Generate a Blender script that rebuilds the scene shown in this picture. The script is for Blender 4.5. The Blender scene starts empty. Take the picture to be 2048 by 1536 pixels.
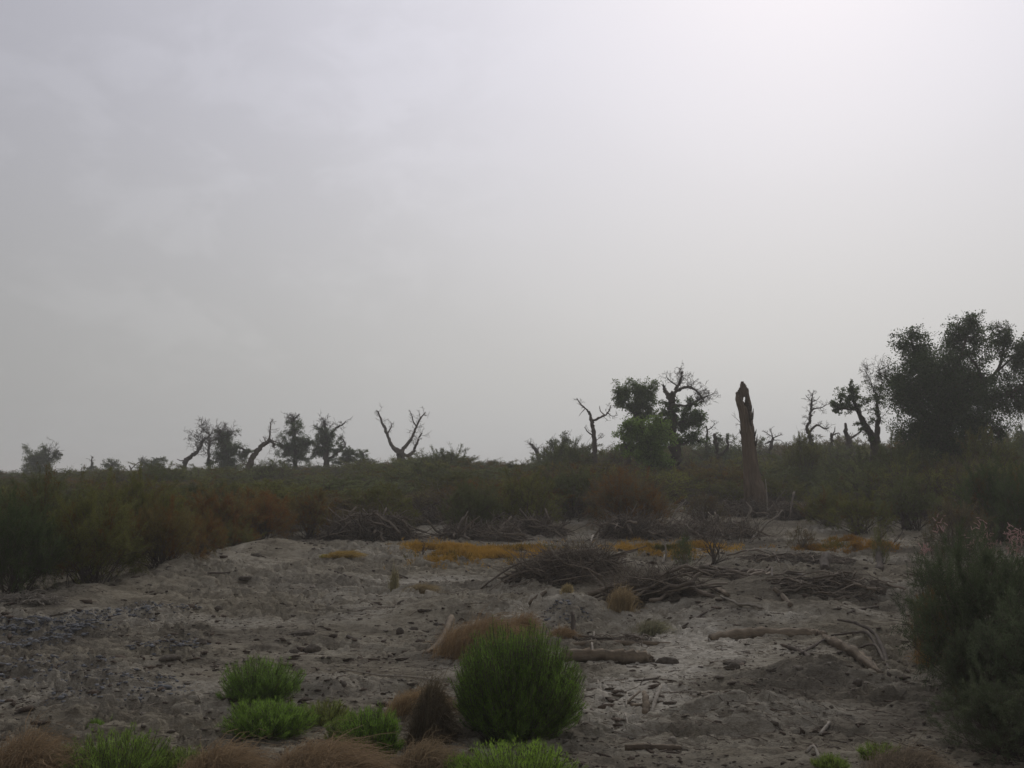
import bpy, math, random
import numpy as np
from mathutils import Vector

random.seed(7)
C = bpy.context.scene.collection
SC = bpy.context.scene

# ------------------------------------------------------------------ camera
CAM_Z = 2.6
FPX = 2054.0                      # focal length in pixels of a 2048 px wide frame
TILT = math.atan((945 - 768) / FPX)
cam_data = bpy.data.cameras.new('camera')
cam_data.sensor_width = 36.0
cam_data.lens = 36.0 * FPX / 2048.0
cam_data.clip_start = 0.1
cam_data.clip_end = 6000
cam = bpy.data.objects.new('camera', cam_data)
C.objects.link(cam)
cam.location = (0, 0, CAM_Z)
cam.rotation_euler = (math.radians(90) + TILT, 0, 0)
SC.camera = cam

# ------------------------------------------------------------------ world: a dust-veiled sky round a hidden sun
SUN_EL = math.radians(33)
SUN_AZ = math.radians(17)         # to the right of the view direction (+Y)
SUN_DIR = Vector((math.sin(SUN_AZ) * math.cos(SUN_EL), math.cos(SUN_AZ) * math.cos(SUN_EL), math.sin(SUN_EL)))
world = bpy.data.worlds.new('World')
SC.world = world
world.use_nodes = True
nt = world.node_tree
for n in list(nt.nodes):
    nt.nodes.remove(n)
N = nt.nodes.new
L = nt.links.new
out = N('ShaderNodeOutputWorld')
sky = N('ShaderNodeTexSky')
sky.sky_type = 'NISHITA'
sky.sun_disc = False
sky.sun_elevation = SUN_EL
sky.sun_rotation = SUN_AZ
sky.dust_density = 8.0
sky.air_density = 1.0
bg_sky = N('ShaderNodeBackground')
bg_sky.inputs['Strength'].default_value = 0.05
L(sky.outputs['Color'], bg_sky.inputs['Color'])
tc = N('ShaderNodeTexCoord')
dot = N('ShaderNodeVectorMath'); dot.operation = 'DOT_PRODUCT'
nrm = N('ShaderNodeVectorMath'); nrm.operation = 'NORMALIZE'
L(tc.outputs['Generated'], nrm.inputs[0])
L(nrm.outputs['Vector'], dot.inputs[0])
dot.inputs[1].default_value = SUN_DIR
acos = N('ShaderNodeMath'); acos.operation = 'ARCCOSINE'
L(dot.outputs['Value'], acos.inputs[0])
ang = N('ShaderNodeMath'); ang.operation = 'DIVIDE'
L(acos.outputs[0], ang.inputs[0]); ang.inputs[1].default_value = math.pi
ramp = N('ShaderNodeValToRGB')
ramp.color_ramp.interpolation = 'B_SPLINE'
STOPS = [(0, .81, 0), (7, .785, 0), (14, .75, 0), (18, .725, 0), (27, .60, 0), (31, .555, 0), (38, .48, 0), (48, .40, 0), (60, .335, 0), (80, .27, 0), (110, .22, 0), (180, .19, 0)]
els = ramp.color_ramp.elements
while len(els) < len(STOPS):
    els.new(0.5)
for e, (a, v, l) in zip(els, STOPS):
    e.position = a / 180.0
    e.color = (v * 1.0, v * 1.0, v * .997, 1)
L(ang.outputs[0], ramp.inputs['Fac'])
mp = N('ShaderNodeMapping')
mp.inputs['Scale'].default_value = (5.0, 5.0, 9.0)
mp.inputs['Rotation'].default_value = (0, .5, .3)
L(nrm.outputs['Vector'], mp.inputs['Vector'])
cl = N('ShaderNodeTexNoise')
cl.inputs['Scale'].default_value = 2.1
cl.inputs['Detail'].default_value = 8
cl.inputs['Roughness'].default_value = .58
cl.inputs['Distortion'].default_value = .4
L(mp.outputs['Vector'], cl.inputs['Vector'])
cr = N('ShaderNodeMapRange')
cr.interpolation_type = 'SMOOTHSTEP'
cr.inputs['From Min'].default_value = .45; cr.inputs['From Max'].default_value = .66
cr.inputs['To Min'].default_value = 0.0; cr.inputs['To Max'].default_value = .065
L(cl.outputs['Fac'], cr.inputs['Value'])
# the bank of thin cloud stands in the upper left part of the sky
cdir = Vector((math.sin(math.radians(-20)) * math.cos(math.radians(20)), math.cos(math.radians(-20)) * math.cos(math.radians(20)), math.sin(math.radians(20))))
cd = N('ShaderNodeVectorMath'); cd.operation = 'DOT_PRODUCT'
L(nrm.outputs['Vector'], cd.inputs[0]); cd.inputs[1].default_value = cdir
cm = N('ShaderNodeMapRange'); cm.interpolation_type = 'SMOOTHSTEP'
cm.inputs['From Min'].default_value = math.cos(math.radians(24)); cm.inputs['From Max'].default_value = math.cos(math.radians(6))
L(cd.outputs['Value'], cm.inputs['Value'])
cmul = N('ShaderNodeMath'); cmul.operation = 'MULTIPLY_ADD'
L(cr.outputs['Result'], cmul.inputs[0]); L(cm.outputs['Result'], cmul.inputs[1]); cmul.inputs[2].default_value = 1.0
# the veil is neutral grey near the horizon and a little lilac higher up, away from the sun
sep = N('ShaderNodeSeparateXYZ'); L(nrm.outputs['Vector'], sep.inputs[0])
lil = N('ShaderNodeMapRange'); lil.interpolation_type = 'SMOOTHSTEP'
lil.inputs['From Min'].default_value = .06; lil.inputs['From Max'].default_value = .42
L(sep.outputs['Z'], lil.inputs['Value'])
tint = N('ShaderNodeMix'); tint.data_type = 'RGBA'
tint.inputs[6].default_value = (1, 1, 1, 1); tint.inputs[7].default_value = (.98, .982, 1.10, 1)
L(lil.outputs['Result'], tint.inputs[0])
tm = N('ShaderNodeVectorMath'); tm.operation = 'MULTIPLY'
L(ramp.outputs['Color'], tm.inputs[0]); L(tint.outputs[2], tm.inputs[1])
mul = N('ShaderNodeVectorMath'); mul.operation = 'MULTIPLY'
L(tm.outputs['Vector'], mul.inputs[0])
L(cmul.outputs[0], mul.inputs[1])
bg_veil = N('ShaderNodeBackground')
bg_veil.inputs['Strength'].default_value = 1.0
L(mul.outputs['Vector'], bg_veil.inputs['Color'])
mix = N('ShaderNodeMixShader')
mix.inputs['Fac'].default_value = 0.94
L(bg_sky.outputs[0], mix.inputs[1]); L(bg_veil.outputs[0], mix.inputs[2])
L(mix.outputs[0], out.inputs['Surface'])

sun_data = bpy.data.lights.new('sun', 'SUN')
sun_data.energy = 0.9
sun_data.angle = math.radians(14)
sun_data.color = (1.0, .965, .90)
sun = bpy.data.objects.new('sun', sun_data)
C.objects.link(sun)
sun.rotation_euler = (-SUN_DIR).to_track_quat('-Z', 'Y').to_euler()
sun.location = (20, 60, 60)

SC.view_settings.view_transform = 'Standard'
SC.view_settings.look = 'None'
SC.view_settings.exposure = 0.0
SC.view_settings.gamma = 1.0
SC.view_settings.use_curve_mapping = False
SC.render.engine = 'CYCLES'
SC.cycles.max_bounces = 5
SC.cycles.diffuse_bounces = 2
SC.cycles.volume_bounces = 1
SC.cycles.transmission_bounces = 2
SC.cycles.filter_width = 1.55
SC.cycles.use_denoising = True

# ------------------------------------------------------------------ pixels to places
_ct, _st = math.cos(TILT), math.sin(TILT)

def ray(px, py):
    x = (px - 1024) / FPX; u = (768 - py) / FPX
    return np.array([x, _ct - u * _st, _st + u * _ct])

def at(px, py, Y):
    d = ray(px, py)
    return np.array([0, 0, CAM_Z]) + d * (Y / d[1])

def m_per_px(Y):
    return Y / FPX

# ------------------------------------------------------------------ noise and terrain
def _hash(ix, iy, seed):
    h = (ix.astype(np.int64) * 374761393 + iy.astype(np.int64) * 668265263 + seed * 1442695041) & 0x7fffffff
    h = ((h ^ (h >> 13)) * 1274126177) & 0x7fffffff
    h = h ^ (h >> 16)
    return (h & 0xffff) / 65535.0

def vnoise(x, y, seed=0):
    x = np.asarray(x, float); y = np.asarray(y, float)
    ix = np.floor(x); iy = np.floor(y)
    fx = x - ix; fy = y - iy
    fx = fx * fx * fx * (fx * (fx * 6 - 15) + 10); fy = fy * fy * fy * (fy * (fy * 6 - 15) + 10)
    a = _hash(ix, iy, seed); b = _hash(ix + 1, iy, seed)
    c = _hash(ix, iy + 1, seed); d = _hash(ix + 1, iy + 1, seed)
    return (a + (b - a) * fx) * (1 - fy) + (c + (d - c) * fx) * fy

def fbm(x, y, octv=4, seed=0, gain=.5):
    s = 0; a = 1; t = 0
    ca, sa = math.cos(.6), math.sin(.6)
    for i in range(octv):
        s = s + a * vnoise(x, y, seed + i * 17); t += a; a *= gain
        x, y = (x * ca - y * sa) * 2.03 + 5.3, (x * sa + y * ca) * 2.03 + 1.7
    return s / t

def base_h(x, y):
    z = np.interp(y, [-400, -14, -6, 2, 7, 9, 14, 16, 22, 30, 40, 60, 100, 3000],
                  [1, 1, 1, 1, .12, 0, 0, .05, .25, .65, 1.1, 1.4, 1.5, 1.5])
    return z

BUMPS = []
def bump(px, py, Y, sx, sy, rot=0.0):
    p = at(px, py, Y)
    a = p[2] - float(base_h(p[0], p[1]))
    BUMPS.append((p[0], p[1], sx, sy, rot, a))

# the dirt bank on the left, whose crest hides the foot of the shrubs behind it
for b in [(60, 1202, 18.8, 1.0, .7), (180, 1174, 20, 1.1, .8), (300, 1146, 21.4, 1.2, .9), (390, 1122, 22.6, 1.1, .9),
          (450, 1104, 24, 1.2, 1.0), (545, 1080, 26.2, 1.3, 1.0), (660, 1090, 26.2, 1.3, 1.0), (780, 1106, 26.0, 1.2, 1.0)]:
    bump(*b)
# the brush-covered mounds on the right
for b in [(1215, 1112, 22, 1.25, 1.0), (1090, 1150, 21.4, 1.0, .8), (1400, 1155, 19.6, 1.2, 1.0), (1540, 1150, 19.4, 1.1, 1.0), (1690, 1148, 19.6, 1.2, 1.1),
          (1480, 1195, 17.9, 1.1, .8), (1640, 1200, 17.6, 1.0, .7), (1640, 1325, 13.2, .45, .5), (640, 1340, 12.6, .45, .35), (1490, 1392, 11.3, .5, .4),
          (1120, 1195, 18, .9, .5), (900, 1200, 17.6, 1.3, .5), (1860, 1170, 19, 1.4, 1.2)]:
    bump(*b)

def macro_h(x, y):
    x = np.asarray(x, float); y = np.asarray(y, float)
    z = base_h(x, y)
    near = (y > 7) & (y < 34)
    if np.any(near):
        xx = x[near]; yy = y[near]
        m = np.zeros_like(xx)
        for (x0, y0, sx, sy, rot, a) in BUMPS:
            g = a * np.exp(-((xx - x0) / sx) ** 2 * .8 - ((yy - y0) / sy) ** 2 * .8)
            m = np.where(g > 0, np.maximum(m, g), m)
        z = z.copy(); z[near] += m
    fade = np.clip((y - 5) / 4, 0, 1)
    z = z + fade * (fbm(x / 3.1, y / 3.1, 3, 5) - .5) * .16 * np.clip((60 - y) / 30, .3, 1)
    return z

def micro_h(x, y):
    x = np.asarray(x, float); y = np.asarray(y, float)
    amp = np.clip((y - 5) / 3, 0, 1) * np.clip((48 - y) / 20, 0, 1)
    rough = np.clip(fbm(x / 1.9, y / 1.9, 3, 31) * 2.6 - .55, .25, 1.15)
    smooth_patch = np.exp(-((x - 2.45) / 1.1) ** 2 - ((y - 14.6) / 1.6) ** 2) + np.exp(-((x - 1.45) / .7) ** 2 - ((y - 12.0) / .9) ** 2)
    rough = rough * np.clip(1 - .85 * smooth_patch, .1, 1)
    w = x + .2 * (vnoise(x * 2, y * 2, 91) - .5); v = y + .2 * (vnoise(x * 2, y * 2, 92) - .5)
    b1 = 1 - np.abs(2 * vnoise(w / .55, v / .34, 41) - 1)
    b2 = 1 - np.abs(2 * vnoise(w / .26 + 3, v / .17, 42) - 1)
    b3 = 1 - np.abs(2 * vnoise(w / .12, v / .09 + 9, 43) - 1)
    b4 = vnoise(x / .06, y / .05, 44)
    def plates(nz, a, b):
        q = np.clip((nz - a) / (b - a), 0, 1); return q * q * (3 - 2 * q)
    p1 = plates(fbm(w / .42 + 11, v / .24, 3, 45, .55), .47, .53)
    p2 = plates(fbm(w / .19, v / .12 + 4, 2, 46, .55), .49, .56)
    h = (b1 - .5) * .06 + (b2 - .5) * .05 + (b3 - .5) * .042 + (b4 - .5) * .02 + (p1 - .5) * .10 + (p2 - .5) * .065
    return h * rough * amp

def H(x, y):
    x = np.atleast_1d(np.asarray(x, float)); y = np.atleast_1d(np.asarray(y, float))
    return macro_h(x, y) + micro_h(x, y)

_GX0, _GY0, _GS = -26.0, 6.5, .09
_gx = np.arange(_GX0, 26.0, _GS); _gy = np.arange(_GY0, 46.0, _GS)
_GZ = H(np.repeat(_gx[None], len(_gy), 0).ravel(), np.repeat(_gy[:, None], len(_gx), 1).ravel()).reshape(len(_gy), len(_gx))
def Hs(x, y):
    u = (x - _GX0) / _GS; v = (y - _GY0) / _GS
    i = int(u); j = int(v)
    if i < 0 or j < 0 or i >= len(_gx) - 1 or j >= len(_gy) - 1: return float(H([x], [y])[0])
    u -= i; v -= j
    return float((_GZ[j, i] * (1 - u) + _GZ[j, i + 1] * u) * (1 - v) + (_GZ[j + 1, i] * (1 - u) + _GZ[j + 1, i + 1] * u) * v)

_YS = np.arange(7, 160, .04)
def on_ground(px, py):
    d = ray(px, py)
    t = _YS / d[1]
    x = d[0] * t; z = CAM_Z + d[2] * t
    g = macro_h(x, _YS)
    i = np.argmax(z <= g) if np.any(z <= g) else len(_YS) - 1
    return np.array([x[i], _YS[i], Hs(x[i], _YS[i])])

# ------------------------------------------------------------------ mesh builder
class MB:
    def __init__(s):
        s.V = []; s.T = []; s.Q = []; s.n = 0; s.A = []; s.B = []
    def add(s, V, tris=None, quads=None, a=None, b=None):
        V = np.asarray(V, float).reshape(-1, 3)
        if tris is not None and len(tris): s.T.append(np.asarray(tris, np.int64) + s.n)
        if quads is not None and len(quads): s.Q.append(np.asarray(quads, np.int64) + s.n)
        s.V.append(V); s.n += len(V)
        s.A.append(np.full(len(V), .5) if a is None else np.asarray(a, float))
        s.B.append(np.full(len(V), .5) if b is None else np.asarray(b, float))
    def mesh(s, name, mat, smooth=False, origin=None):
        V = np.concatenate(s.V) if s.V else np.zeros((0, 3))
        if origin is not None: V = V - np.asarray(origin)
        T = np.concatenate(s.T) if s.T else np.zeros((0, 3), np.int64)
        Q = np.concatenate(s.Q) if s.Q else np.zeros((0, 4), np.int64)
        me = bpy.data.meshes.new(name)
        me.vertices.add(len(V)); me.vertices.foreach_set('co', V.astype(np.float32).ravel())
        nl = len(T) * 3 + len(Q) * 4
        me.loops.add(nl)
        me.loops.foreach_set('vertex_index', np.concatenate([T.ravel(), Q.ravel()]).astype(np.int32))
        me.polygons.add(len(T) + len(Q))
        st = np.concatenate([np.arange(len(T)) * 3, len(T) * 3 + np.arange(len(Q)) * 4]).astype(np.int32)
        me.polygons.foreach_set('loop_start', st)
        if smooth: me.polygons.foreach_set('use_smooth', np.ones(len(st), bool))
        for nm, arr in (('rnd', s.A), ('lump', s.B)):
            at_ = me.attributes.new(nm, 'FLOAT', 'POINT')
            at_.data.foreach_set('value', np.concatenate(arr).astype(np.float32) if arr else np.zeros(0, np.float32))
        me.update(calc_edges=True)
        me.materials.append(mat)
        return me
    # --- shapes
    def tube(s, P, R, sides=7, rough=0.0, rng=None, cap=True):
        P = np.asarray(P, float); R = np.asarray(R, float); n = len(P)
        T = np.gradient(P, axis=0); T /= np.linalg.norm(T, axis=1)[:, None] + 1e-9
        ref = np.array([0.31, .2, .93]) if abs(T[0, 2]) < .8 else np.array([.9, .3, .1])
        U = np.cross(T, ref); U /= np.linalg.norm(U, axis=1)[:, None] + 1e-9
        W = np.cross(T, U)
        th = np.arange(sides) / sides * 2 * math.pi
        rr = R[:, None] * np.ones(sides)
        if rough and rng is not None:
            lobes = 1 + rough * (rng.random(sides) - .5)
            rr = rr * lobes * (1 + rough * .8 * (rng.random((n, sides)) - .5))
        V = P[:, None, :] + rr[:, :, None] * (np.cos(th)[None, :, None] * U[:, None, :] + np.sin(th)[None, :, None] * W[:, None, :])
        i = np.arange(n - 1)[:, None] * sides; j = np.arange(sides)[None, :]; k = (j + 1) % sides
        q = np.stack([i + j, i + k, i + sides + k, i + sides + j], -1).reshape(-1, 4)
        V = V.reshape(-1, 3); tr = None
        if cap:
            V = np.concatenate([V, P[:1], P[-1:]])
            a = n * sides
            j = np.arange(sides); k = (j + 1) % sides
            tr = np.concatenate([np.stack([np.full(sides, a), k, j], -1), np.stack([np.full(sides, a + 1), (n - 1) * sides + j, (n - 1) * sides + k], -1)])
        a = np.tile(rng.random(sides), n) if rng is not None else np.full(n * sides, .5)
        if cap: a = np.concatenate([a, [.5, .5]])
        s.add(V, tr, q, a)
    def prisms(s, P0, P1, r0, r1, a=None, b=None):
        P0 = np.asarray(P0, float); P1 = np.asarray(P1, float); n = len(P0)
        if n == 0: return
        D = P1 - P0; D /= np.linalg.norm(D, axis=1)[:, None] + 1e-9
        U = np.cross(D, np.array([.23, .41, .88])); U /= np.linalg.norm(U, axis=1)[:, None] + 1e-9
        W = np.cross(D, U)
        r0 = np.broadcast_to(r0, n); r1 = np.broadcast_to(r1, n)
        V = np.zeros((n, 6, 3))
        for k in range(3):
            c, d = math.cos(k * 2.0944), math.sin(k * 2.0944)
            o = c * U + d * W
            V[:, k] = P0 + o * r0[:, None]; V[:, 3 + k] = P1 + o * r1[:, None]
        q = np.array([[0, 1, 4, 3], [1, 2, 5, 4], [2, 0, 3, 5]])
        Q = (np.arange(n)[:, None, None] * 6 + q[None]).reshape(-1, 4)
        s.add(V, None, Q, None if a is None else np.repeat(a, 6), None if b is None else np.repeat(b, 6))
    def slivers(s, P, D, length, width, rng, b=None):
        n = len(P)
        D = D / (np.linalg.norm(D, axis=1)[:, None] + 1e-9)
        S = np.cross(D, rng.normal(size=(n, 3))); S /= np.linalg.norm(S, axis=1)[:, None] + 1e-9
        length = np.broadcast_to(length, n)[:, None]; width = np.broadcast_to(width, n)[:, None]
        V = np.stack([P - S * width * .5, P + S * width * .5, P + D * length], 1)
        s.add(V, np.arange(n * 3).reshape(-1, 3), None, np.repeat(rng.random(n), 3), None if b is None else np.repeat(b, 3))
    def leaves(s, P, size, rng, b=None, D=None):
        n = len(P)
        if D is None: D = rng.normal(size=(n, 3)) + np.array([0, 0, -.5])
        D = D / (np.linalg.norm(D, axis=1)[:, None] + 1e-9)
        S = np.cross(D, rng.normal(size=(n, 3))); S /= np.linalg.norm(S, axis=1)[:, None] + 1e-9
        size = (np.broadcast_to(size, n) * (.6 + .8 * rng.random(n)))[:, None]
        V = np.stack([P, P + D * size * .5 + S * size * .42, P + D * size, P + D * size * .5 - S * size * .42], 1)
        s.add(V, None, np.arange(n * 4).reshape(-1, 4), np.repeat(rng.random(n), 4), None if b is None else np.repeat(b, 4))
    def ribbons(s, P, width, rng, a=None, b=None):      # P: (n, k, 3)
        n, k, _ = P.shape
        S = rng.normal(size=(n, 3)); S /= np.linalg.norm(S, axis=1)[:, None]
        w = np.broadcast_to(width, n)[:, None, None] * np.linspace(1, .35, k)[None, :, None] * .5
        V = np.stack([P - S[:, None] * w, P + S[:, None] * w], 2).reshape(-1, 3)
        i = np.arange(n)[:, None] * (2 * k) + np.arange(k - 1)[None] * 2
        Q = np.stack([i, i + 1, i + 3, i + 2], -1).reshape(-1, 4)
        s.add(V, None, Q, np.repeat(rng.random(n) if a is None else a, 2 * k), None if b is None else np.repeat(b, 2 * k))

_PHI = (1 + 5 ** .5) / 2
ICO_V = np.array([(-1, _PHI, 0), (1, _PHI, 0), (-1, -_PHI, 0), (1, -_PHI, 0), (0, -1, _PHI), (0, 1, _PHI), (0, -1, -_PHI), (0, 1, -_PHI), (_PHI, 0, -1), (_PHI, 0, 1), (-_PHI, 0, -1), (-_PHI, 0, 1)]) / math.sqrt(1 + _PHI ** 2)
ICO_F = np.array([(0, 11, 5), (0, 5, 1), (0, 1, 7), (0, 7, 10), (0, 10, 11), (1, 5, 9), (5, 11, 4), (11, 10, 2), (10, 7, 6), (7, 1, 8), (3, 9, 4), (3, 4, 2), (3, 2, 6), (3, 6, 8), (3, 8, 9), (4, 9, 5), (2, 4, 11), (6, 2, 10), (8, 6, 7), (9, 8, 1)])

def lumps(mb, P, S, rng, rough=.35):
    n = len(P)
    V = ICO_V[None] * (1 + rough * (rng.random((n, 12, 1)) - .5) * 2)
    th = rng.random(n) * 6.283; c = np.cos(th)[:, None]; s = np.sin(th)[:, None]
    V = V * S[:, None, :]
    x = V[..., 0] * c - V[..., 1] * s; y = V[..., 0] * s + V[..., 1] * c
    V = np.stack([x, y, V[..., 2]], -1) + P[:, None, :]
    F = (np.arange(n)[:, None, None] * 12 + ICO_F[None]).reshape(-1, 3)
    mb.add(V, F, None, np.repeat(rng.random(n), 12), None)

# ------------------------------------------------------------------ materials
def new_mat(name):
    m = bpy.data.materials.new(name); m.use_nodes = True
    t = m.node_tree
    for n in list(t.nodes): t.nodes.remove(n)
    o = t.nodes.new('ShaderNodeOutputMaterial')
    return m, t, o

def attr(t, name):
    a = t.nodes.new('ShaderNodeAttribute'); a.attribute_name = name
    return a.outputs['Fac']

def math_n(t, op, a, b, clamp=False):
    n = t.nodes.new('ShaderNodeMath'); n.operation = op; n.use_clamp = clamp
    for i, v in enumerate((a, b)):
        if isinstance(v, (int, float)): n.inputs[i].default_value = v
        else: t.links.new(v, n.inputs[i])
    return n.outputs[0]

def mix_col(t, fac, a, b, blend='MIX'):
    n = t.nodes.new('ShaderNodeMix'); n.data_type = 'RGBA'; n.blend_type = blend
    for key, v in ((0, fac), (6, a), (7, b)):
        if isinstance(v, (int, float)): n.inputs[key].default_value = v
        elif isinstance(v, tuple): n.inputs[key].default_value = v + (1,) if len(v) == 3 else v
        else: t.links.new(v, n.inputs[key])
    return n.outputs[2]

def leaf_mat(name, rust=(.25, .125, .036), trans=.4):
    """leaf colour = the object's colour, varied leaf by leaf; the object's alpha is the share of rusty sprays."""
    m, t, o = new_mat(name)
    oi = t.nodes.new('ShaderNodeObjectInfo')
    r = attr(t, 'rnd'); lu = attr(t, 'lump')
    sel = math_n(t, 'LESS_THAN', math_n(t, 'ADD', math_n(t, 'MULTIPLY', lu, .75), math_n(t, 'MULTIPLY', r, .25)), oi.outputs['Alpha'])
    col = mix_col(t, sel, oi.outputs['Color'], rust)
    gain = math_n(t, 'ADD', math_n(t, 'ADD', math_n(t, 'MULTIPLY', r, .6), math_n(t, 'MULTIPLY', lu, .7)), .38)
    g = t.nodes.new('ShaderNodeVectorMath'); g.operation = 'SCALE'
    t.links.new(col, g.inputs[0]); t.links.new(gain, g.inputs['Scale'])
    d = t.nodes.new('ShaderNodeBsdfDiffuse'); tr = t.nodes.new('ShaderNodeBsdfTranslucent')
    t.links.new(g.outputs[0], d.inputs['Color']); t.links.new(g.outputs[0], tr.inputs['Color'])
    mx = t.nodes.new('ShaderNodeMixShader'); mx.inputs[0].default_value = trans
    t.links.new(d.outputs[0], mx.inputs[1]); t.links.new(tr.outputs[0], mx.inputs[2])
    t.links.new(mx.outputs[0], o.inputs['Surface'])
    return m

def bark_mat(name, dark, light, scale=9, stretch=(1, 1, .16), bump_d=.03, use_rnd=True, w=.5):
    m, t, o = new_mat(name)
    tcn = t.nodes.new('ShaderNodeTexCoord')
    mpn = t.nodes.new('ShaderNodeMapping'); mpn.inputs['Scale'].default_value = stretch
    t.links.new(tcn.outputs['Object'], mpn.inputs['Vector'])
    nz = t.nodes.new('ShaderNodeTexNoise'); nz.inputs['Scale'].default_value = scale
    nz.inputs['Detail'].default_value = 6; nz.inputs['Roughness'].default_value = .65
    t.links.new(mpn.outputs['Vector'], nz.inputs['Vector'])
    mr = t.nodes.new('ShaderNodeMapRange')
    mr.inputs['From Min'].default_value = .33; mr.inputs['From Max'].default_value = .68
    t.links.new(nz.outputs['Fac'], mr.inputs['Value'])
    f = mr.outputs['Result']
    if use_rnd:
        f = math_n(t, 'ADD', math_n(t, 'MULTIPLY', f, 1 - w), math_n(t, 'MULTIPLY', attr(t, 'rnd'), w))
    col = mix_col(t, f, dark, light)
    p = t.nodes.new('ShaderNodeBsdfPrincipled')
    p.inputs['Roughness'].default_value = .9
    p.inputs['Specular IOR Level'].default_value = .15
    t.links.new(col, p.inputs['Base Color'])
    bp = t.nodes.new('ShaderNodeBump'); bp.inputs['Distance'].default_value = bump_d; bp.inputs['Strength'].default_value = .9
    t.links.new(nz.outputs['Fac'], bp.inputs['Height']); t.links.new(bp.outputs['Normal'], p.inputs['Normal'])
    t.links.new(p.outputs[0], o.inputs['Surface'])
    return m

M_TAM = leaf_mat('tamarisk_foliage')
M_POP = leaf_mat('poplar_foliage', rust=(.18, .16, .055), trans=.45)
M_GREEN = leaf_mat('saltbush_foliage', rust=(.24, .25, .06), trans=.45)
M_DRY = leaf_mat('dry_plant', rust=(.46, .37, .24), trans=.25)
M_ORANGE = leaf_mat('ground_cover_plant', rust=(.17, .16, .035), trans=.3)
M_BARK = bark_mat('poplar_bark', (.045, .036, .028), (.14, .112, .088))
M_DEAD = bark_mat('dead_wood', (.075, .06, .048), (.21, .175, .14))
M_LOG = bark_mat('weathered_log', (.060, .047, .034), (.30, .24, .17), scale=14, stretch=(.5, .5, 1), bump_d=.03, w=.62)
M_PALE = bark_mat('bleached_wood', (.20, .175, .14), (.40, .36, .30), scale=14, stretch=(1, 1, 1))
M_STEM = bark_mat('shrub_stem', (.05, .040, .032), (.165, .135, .108), scale=8, stretch=(1, 1, 1))
M_BRUSH = bark_mat('dry_brush', (.055, .044, .034), (.29, .24, .185), scale=3, stretch=(1, 1, 1), w=.65)
M_CLOD = bark_mat('dirt_clod', (.06, .047, .035), (.23, .20, .16), scale=20, stretch=(1, 1, 1), w=.65)
M_CHIP = bark_mat('bark_chip', (.045, .033, .024), (.14, .105, .078), scale=20, stretch=(1, 1, 1), w=.65)
M_GRAVEL = bark_mat('grey_gravel', (.07, .072, .076), (.27, .275, .285), scale=20, stretch=(1, 1, 1), w=.65)

def ground_mat():
    m, t, o = new_mat('salty_dirt')
    tcn = t.nodes.new('ShaderNodeTexCoord')
    mpg = t.nodes.new('ShaderNodeMapping'); mpg.inputs['Scale'].default_value = (.55, 1, 1)
    t.links.new(tcn.outputs['Object'], mpg.inputs['Vector'])
    def noise(scale, det=5, rough=.6):
        nz = t.nodes.new('ShaderNodeTexNoise'); nz.inputs['Scale'].default_value = scale
        nz.inputs['Detail'].default_value = det; nz.inputs['Roughness'].default_value = rough
        t.links.new(mpg.outputs['Vector'], nz.inputs['Vector'])
        return nz.outputs['Fac']
    def rng_(v, a, b, c=0, d=1):
        r = t.nodes.new('ShaderNodeMapRange')
        for k, x in (('From Min', a), ('From Max', b), ('To Min', c), ('To Max', d)): r.inputs[k].default_value = x
        t.links.new(v, r.inputs['Value']); return r.outputs['Result']
    salt = attr(t, 'salt'); dark_soil = attr(t, 'dark_soil')
    fine = noise(11, 6, .7); mid = noise(2.3, 5, .62); grain = noise(60, 3, .6)
    col = mix_col(t, rng_(mid, .33, .68), (.240, .211, .155), (.435, .388, .295))
    col = mix_col(t, rng_(fine, .50, .66, 0, .6), col, (.135, .102, .070))
    sfac = math_n(t, 'MULTIPLY', salt, rng_(fine, .30, .62, 1.15, .35), True)
    col = mix_col(t, sfac, col, (.72, .67, .57))
    col = mix_col(t, math_n(t, 'MULTIPLY', dark_soil, .85, True), col, (.135, .120, .098))
    g = t.nodes.new('ShaderNodeVectorMath'); g.operation = 'SCALE'
    t.links.new(col, g.inputs[0]); t.links.new(rng_(grain, .3, .7, .82, 1.18), g.inputs['Scale'])
    p = t.nodes.new('ShaderNodeBsdfDiffuse'); p.inputs['Roughness'].default_value = .6
    t.links.new(g.outputs[0], p.inputs['Color'])
    bp = t.nodes.new('ShaderNodeBump'); bp.inputs['Distance'].default_value = .05; bp.inputs['Strength'].default_value = 1.0
    hh = math_n(t, 'ADD', fine, math_n(t, 'MULTIPLY', grain, .35))
    t.links.new(hh, bp.inputs['Height']); t.links.new(bp.outputs['Normal'], p.inputs['Normal'])
    t.links.new(p.outputs[0], o.inputs['Surface'])
    return m
M_GROUND = ground_mat()

# ------------------------------------------------------------------ scene graph helpers
def tag(o, label=None, cat=None, group=None, kind=None):
    if label: o['label'] = label
    if cat: o['category'] = cat
    if group: o['group'] = group
    if kind: o['kind'] = kind
    return o

def obj(name, me, parent=None):
    o = bpy.data.objects.new(name, me); C.objects.link(o)
    if parent is not None: o.parent = parent
    return o

def thing(name, loc, label, cat, group=None):
    o = bpy.data.objects.new(name, None); C.objects.link(o)
    o.empty_display_size = .2
    o.location = loc
    return tag(o, label, cat, group)

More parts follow.
